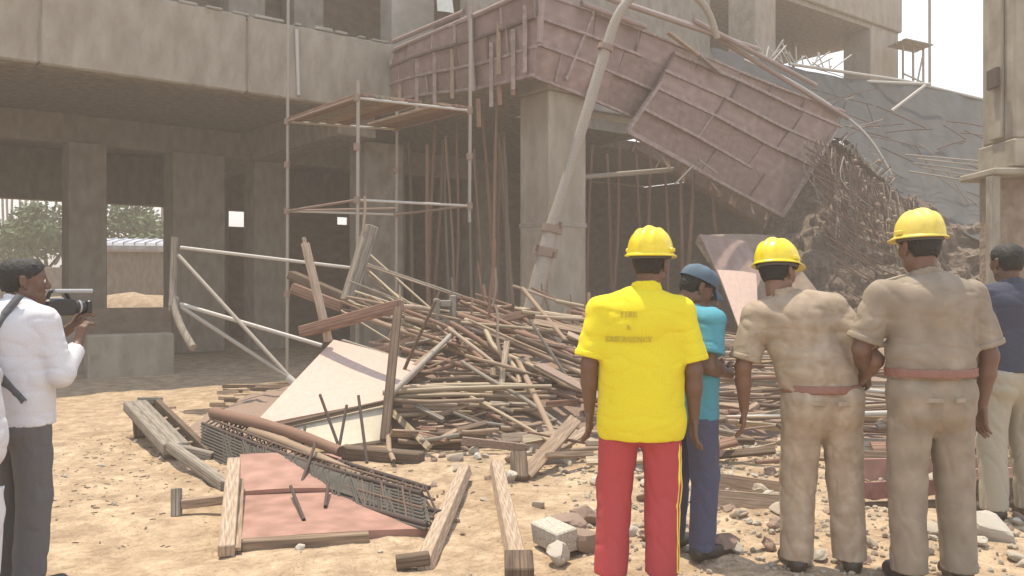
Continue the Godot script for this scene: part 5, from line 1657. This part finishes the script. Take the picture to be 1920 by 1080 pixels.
	if look.has("epaulette"):
		for e in ["L", "R"]:
			var a: Vector3 = D["sh" + e]
			var k: Vector3 = D.neck
			var y1 := a + Vector3(0, 0.074, 0.0) * s
			var y0 := k.lerp(a, 0.45) + Vector3(0, 0.068, 0.005) * s
			timber("shoulder_strap", y0, y1, 0.045, 0.01, M[look.shirt], root)
	if look.has("pocket"):
		var py := 0.90 * s
		for sg in [-1.0, 1.0]:
			var pz := surf(tfld, D.pelvis.x + sg * 0.085, py, 0, 2, 1.0)
			var fl := box("pocket_flap", Vector3(-0.06, -0.012, -0.004), Vector3(0.06, 0.012, 0.004), M[look.trousers], root, 0.003)
			fl.position = Vector3(D.pelvis.x + sg * 0.085, py, pz + 0.001)
			fl.rotation.y = sg * 0.45
	return root

func dome(rx: float, rz: float, h: float, lowy: float, fn: Callable) -> ArrayMesh:
	var st := new_st(true)
	var A := 48
	var R := 16
	var pt := func(i: int, k: int) -> Vector3:
		var a := TAU * i / A
		var t := k / float(R)
		var ang := t * PI * 0.5
		var q := Vector3(cos(a) * rx * pow(sin(ang), 0.85), h * pow(cos(ang), 0.8), sin(a) * rz * pow(sin(ang), 0.85))
		return fn.call(q, a, t)
	for i in A:
		for k in R:
			var a: Vector3 = pt.call(i, k)
			var b: Vector3 = pt.call(i + 1, k)
			var c: Vector3 = pt.call(i + 1, k + 1)
			var d: Vector3 = pt.call(i, k + 1)
			quad(st, a, b, c, d)
			var lift := Vector3(0.94, 0.95, 0.94)
			quad(st, a * lift, d * lift, c * lift, b * lift)
	st.index()
	return finish(st)

func brim_mesh(rx: float, rz: float, width: float, peak: float, drop: float) -> ArrayMesh:
	var st := new_st(true)
	var A := 48
	var ring := func(i: int, lv: int) -> Vector3:
		var a := TAU * i / A
		var fr := maxf(0.0, -sin(a))
		var w := width + peak * pow(fr, 2.5)
		var inn := Vector3(cos(a) * rx * 0.975, 0.006, sin(a) * rz * 0.975)
		var out := Vector3(cos(a) * (rx + w), -drop * (0.4 + 0.6 * fr), sin(a) * (rz + w))
		return [inn + Vector3(0, 0.004, 0), out + Vector3(0, 0.002, 0), out - Vector3(0, 0.005, 0), inn - Vector3(0, 0.004, 0)][lv]
	for i in A:
		for lv in 3:
			quad(st, ring.call(i, lv), ring.call(i + 1, lv), ring.call(i + 1, lv + 1), ring.call(i, lv + 1))
	st.index()
	return finish(st)

func head_gear(root: Node3D, look: Dictionary, hc: Vector3, hb: Basis, s: float):
	if look.has("helmet"):
		var h := Node3D.new()
		h.name = "helmet"
		root.add_child(h, true)
		h.transform = Transform3D(hb * Basis(Vector3.RIGHT, look.get("helmet_nod", 0.0)), hc + hb * Vector3(0, 0.048, 0.005) * s)
		var m: Material = M[look.helmet]
		obj("shell", dome(0.115, 0.142, 0.142, 0, func(q: Vector3, a: float, t: float) -> Vector3:
			var rib := exp(-pow(q.x / 0.016, 2.0)) * 0.010 + 0.006 * (exp(-pow((absf(q.x) - 0.052) / 0.010, 2.0)))
			var up := smoothstep(1.0, 0.75, t)
			return q + q.normalized() * rib * up), m, h)
		obj("brim", brim_mesh(0.115, 0.142, 0.014, 0.042, 0.012), m, h)
		obj("headband", tube_mesh(band_points(0.098, 0.122, -0.012), band_radii(0.010), 6), M.strap, h)
		for sg in [-1.0, 1.0]:
			var lug := box("slot_lug", Vector3(-0.008, 0.012, -0.028), Vector3(0.008, 0.034, 0.028), m, h, 0.004)
			lug.position += Vector3(sg * 0.117, 0, 0)
	if look.has("cap"):
		var h := Node3D.new()
		h.name = "cap"
		root.add_child(h, true)
		h.transform = Transform3D(hb, hc + hb * Vector3(0, 0.04, 0.005) * s)
		obj("crown", dome(0.094, 0.118, 0.095, 0, func(q: Vector3, a: float, t: float) -> Vector3:
			return q + q.normalized() * 0.0025 * cos(a * 6.0) * sin(t * PI)), M[look.cap], h)
		var st := new_st(true)
		for i in 16:
			var P := []
			for e in [[0, 0], [1, 0], [1, 1], [0, 1]]:
				var a := lerpf(-0.95, 0.95, (i + e[0]) / 16.0)
				var o: float = e[1]
				P.append(Vector3(sin(a) * (0.09 + 0.01 * o), 0.004 - o * 0.028 - 0.05 * sin(a) * sin(a) * o, -cos(a) * 0.112 - o * 0.07 * cos(a)))
			quad(st, P[0], P[3], P[2], P[1])
			var dn := Vector3(0, -0.005, 0)
			quad(st, P[0] + dn, P[1] + dn, P[2] + dn, P[3] + dn)
			quad(st, P[3], P[3] + dn, P[2] + dn, P[2])
		st.index()
		obj("visor", finish(st), M[look.cap], h)
		var sm := SphereMesh.new()
		sm.radius = 0.008
		sm.height = 0.012
		var bt := obj("button", sm, M[look.cap], h)
		bt.position = Vector3(0, 0.096, 0)

func band_points(rx: float, rz: float, y: float) -> Array:
	var o := []
	for i in 33: o.append(Vector3(cos(TAU * i / 32.0) * rx, y, sin(TAU * i / 32.0) * rz))
	return o

func band_radii(r: float) -> Array:
	var o := []
	o.resize(33)
	o.fill(r)
	return o

func feet(x: float, z: float) -> Vector3:
	return Vector3(x, ground_y(x, z), z)

func build_people():
	# fire officer in yellow
	make_person("man in yellow shirt, red trousers and yellow helmet, seen from behind", feet(0.662, -4.55), -0.12, 1.0, {
		"shL": Vector3(-0.20, 1.385, 0), "shR": Vector3(0.195, 1.385, 0), "elL": Vector3(-0.265, 1.11, 0.03), "wrL": Vector3(-0.265, 0.86, -0.05), "elR": Vector3(0.265, 1.09, 0.02), "wrR": Vector3(0.27, 0.83, -0.05),
		"knL": Vector3(-0.135, 0.5, -0.01), "anL": Vector3(-0.155, 0.085, 0.04), "knR": Vector3(0.11, 0.5, -0.01), "anR": Vector3(0.10, 0.085, 0.04), "head": Vector3(0.05, 1.63, -0.035), "neck": Vector3(0.025, 1.455, 0.0)},
		{"skin": "skin_0", "shirt": "shirt_yellow", "trousers": "trousers_red", "helmet": "helmet_yellow", "hem_y": 0.735, "bulk": 1.13, "leg": 1.08, "print": true, "stripe": true, "face": -0.35, "sleeve": 0.86, "waist_y": 0.743, "collar": 0.075})
	# man in teal, looking down to the right, forearm raised
	make_person("man in teal T-shirt, jeans and blue cap looking down at his raised hand", feet(0.994, -4.98), -0.95, 0.93, {
		"head": Vector3(0.01, 1.60, -0.06), "neck": Vector3(0.01, 1.45, -0.03), "elR": Vector3(0.21, 1.14, 0.06), "wrR": Vector3(0.19, 1.09, -0.15), "handR": Vector3(-0.6, 0.1, -0.6), "thumbR": Vector3(-0.3, 1, 0.1), "elL": Vector3(-0.25, 1.14, 0.0), "wrL": Vector3(-0.1, 1.1, -0.24), "handL": Vector3(0.5, 0.2, -1), "thumbL": Vector3(0.3, 1, 0)},
		{"skin": "skin_0", "shirt": "shirt_teal", "trousers": "jeans", "cap": "cap_blue", "hem_y": 0.82, "waist_y": 0.828, "bulk": 1.0, "face": -0.35, "nod": -0.45, "sleeve": 0.7, "collar": 0.02})
	# officer leaning to the left
	make_person("khaki-uniformed officer in yellow helmet leaning with one elbow bent", feet(1.645, -4.7), -0.06, 0.985, {
		"pelvis": Vector3(0.0, 0.93, 0.0), "waist": Vector3(-0.03, 1.06, 0.0), "chest": Vector3(-0.10, 1.27, -0.04), "neck": Vector3(-0.17, 1.435, -0.08), "head": Vector3(-0.205, 1.585, -0.13),
		"shL": Vector3(-0.335, 1.35, -0.08), "shR": Vector3(0.06, 1.395, -0.02), "elL": Vector3(-0.41, 1.07, -0.06), "wrL": Vector3(-0.385, 0.83, -0.15), "elR": Vector3(0.245, 1.125, 0.10), "wrR": Vector3(0.225, 0.99, -0.10), "handR": Vector3(-0.5, -0.6, -0.7),
		"knL": Vector3(-0.125, 0.49, -0.02), "anL": Vector3(-0.145, 0.085, 0.03), "knR": Vector3(0.125, 0.49, -0.02), "anR": Vector3(0.14, 0.085, 0.03)},
		{"skin": "skin_1", "shirt": "khaki", "trousers": "khaki", "helmet": "helmet_yellow", "hem_y": 0.95, "waist_y": 0.97, "belt": "belt_red", "bulk": 1.06, "leg": 1.12, "face": -0.75, "nod": -0.12, "tilt": 0.12, "sleeve": 0.86, "epaulette": true, "pocket": true, "wrinkle": 0.0055})
	# tall officer
	make_person("tall khaki-uniformed officer in dusty yellow helmet standing upright", feet(2.124, -4.5), 0.06, 1.04, {
		"neck": Vector3(-0.02, 1.46, -0.01), "head": Vector3(-0.035, 1.63, -0.04), "shL": Vector3(-0.24, 1.385, -0.02), "shR": Vector3(0.20, 1.385, 0.0), "elL": Vector3(-0.325, 1.13, -0.05), "wrL": Vector3(-0.22, 0.99, -0.22), "elR": Vector3(0.285, 1.10, 0.02), "wrR": Vector3(0.275, 0.85, -0.03),
		"handL": Vector3(0.4, -0.4, -0.8), "knL": Vector3(-0.115, 0.5, -0.01), "anL": Vector3(-0.12, 0.085, 0.03), "knR": Vector3(0.125, 0.5, -0.01), "anR": Vector3(0.13, 0.085, 0.03)},
		{"skin": "skin_0", "shirt": "khaki_dark", "trousers": "khaki_dark", "helmet": "helmet_dusty", "hem_y": 1.0, "waist_y": 1.025, "belt": "belt_red", "bulk": 1.1, "leg": 1.08, "face": 0.1, "nod": -0.05, "sleeve": 0.84, "epaulette": true, "pocket": true, "wrinkle": 0.005})
	# man at the right edge
	make_person("dark-haired man in navy shirt and sand trousers at the board pile", feet(3.142, -5.6), 0.15, 0.985, {
		"elR": Vector3(0.27, 1.14, 0.0), "wrR": Vector3(0.2, 1.0, -0.2), "handR": Vector3(-0.2, -0.3, -1)},
		{"skin": "skin_2", "shirt": "shirt_navy", "trousers": "trousers_sand", "hem_y": 0.93, "waist_y": 0.938, "bulk": 1.05, "leg": 1.05, "sleeve": 0.75, "collar": 0.05})
	# cameraman
	var cp := feet(-2.450, -4.4)
	var cm := make_person("man in white shirt holding up a video camera, dark straps over his back", cp, -0.5, 0.965, {
		"head": Vector3(-0.03, 1.59, -0.05), "neck": Vector3(-0.01, 1.45, -0.02), "shR": Vector3(0.17, 1.38, -0.03), "elR": Vector3(0.235, 1.12, -0.08), "wrR": Vector3(0.13, 1.26, -0.25), "handR": Vector3(-0.25, 0.9, -0.35), "thumbR": Vector3(-1, 0.2, -0.2), "elL": Vector3(-0.22, 1.15, -0.14), "wrL": Vector3(-0.08, 1.33, -0.34), "handL": Vector3(0.3, 0.8, -0.5), "thumbL": Vector3(1, 0.2, 0.2)},
		{"skin": "skin_2", "shirt": "shirt_white", "trousers": "trousers_grey", "hem_y": 0.86, "waist_y": 0.868, "bulk": 1.06, "leg": 1.0, "face": -0.45, "nod": 0.05, "sleeve": 1.82, "curl": 0.9, "collar": 0.06})
	for e in [[Vector3(0.10, 1.47, 0.05), Vector3(0.05, 1.30, 0.152), Vector3(-0.04, 1.1, 0.15), Vector3(-0.15, 0.92, 0.10)], [Vector3(-0.10, 1.47, 0.05), Vector3(-0.04, 1.30, 0.152), Vector3(0.06, 1.1, 0.15), Vector3(0.17, 0.95, 0.08)]]:
		var s := smooth_path(e, 16)
		var st := new_st(true)
		for i in 16:
			var a: Vector3 = s[i]
			var b: Vector3 = s[i + 1]
			var w := (b - a).cross(Vector3(0, 0, 1)).normalized() * 0.022
			var t := Vector3(0, 0, 0.008)
			quad(st, a - w + t, b - w + t, b + w + t, a + w + t)
			quad(st, a + w + t, b + w + t, b + w - t, a + w - t)
			quad(st, a - w - t, b - w - t, b - w + t, a - w + t)
		obj("strap", finish(st), M.strap, cm)
	# his camera
	var vc := thing("video_camera", "black video camera held up by the man in the white shirt", "camera", cm.transform * Vector3(-0.05, 1.40, -0.24), -0.6)
	vc.scale = Vector3.ONE * 0.85
	box("camera_body", Vector3(-0.055, -0.05, -0.10), Vector3(0.055, 0.05, 0.09), M.camera_black, vc, 0.012)
	rod("lens_barrel", Vector3(0, 0.0, -0.10), Vector3(0, 0.0, -0.17), 0.040, M.camera_black, vc)
	rod("lens_ring", Vector3(0, 0.0, -0.13), Vector3(0, 0.0, -0.142), 0.044, M.camera_grey, vc)
	rod("lens_glass", Vector3(0, 0, -0.1705), Vector3(0, 0, -0.173), 0.034, M.lens_glass, vc)
	box("lens_hood", Vector3(-0.05, -0.042, -0.205), Vector3(0.05, 0.042, -0.174), M.camera_black, vc, 0.008)
	tube("carry_handle", [vc.position + Vector3(0, 0.05, 0.06), vc.position + Vector3(0, 0.10, 0.04), vc.position + Vector3(0, 0.10, -0.05), vc.position + Vector3(0, 0.05, -0.08)], 0.012, M.camera_black, vc, 14)
	rod("microphone", Vector3(0.045, 0.10, 0.04), Vector3(0.045, 0.10, -0.2), 0.014, M.camera_grey, vc)
	box("viewfinder", Vector3(-0.1, 0.0, -0.08), Vector3(-0.058, 0.06, 0.02), M.camera_grey, vc, 0.005)
	# bystander in white, only a sleeve's width in view
	make_person("bystander in long white garment at the edge beside the cameraman", feet(-2.475, -3.95), -0.1, 0.98, {"waist": Vector3(-0.04, 1.08, 0), "chest": Vector3(-0.12, 1.28, 0), "neck": Vector3(-0.16, 1.45, 0), "head": Vector3(-0.18, 1.61, -0.03), "shL": Vector3(-0.33, 1.38, 0), "elL": Vector3(-0.4, 1.1, 0), "wrL": Vector3(-0.38, 0.86, -0.05), "shR": Vector3(0.0, 1.37, -0.02), "elR": Vector3(0.02, 1.12, -0.15), "wrR": Vector3(-0.06, 1.05, -0.36), "handR": Vector3(-0.3, 0, -1)},
		{"skin": "skin_2", "shirt": "shirt_white", "trousers": "shirt_white", "hem_y": 0.3, "waist_y": 0.6, "bulk": 1.12, "sleeve": 1.8, "leg": 1.05})
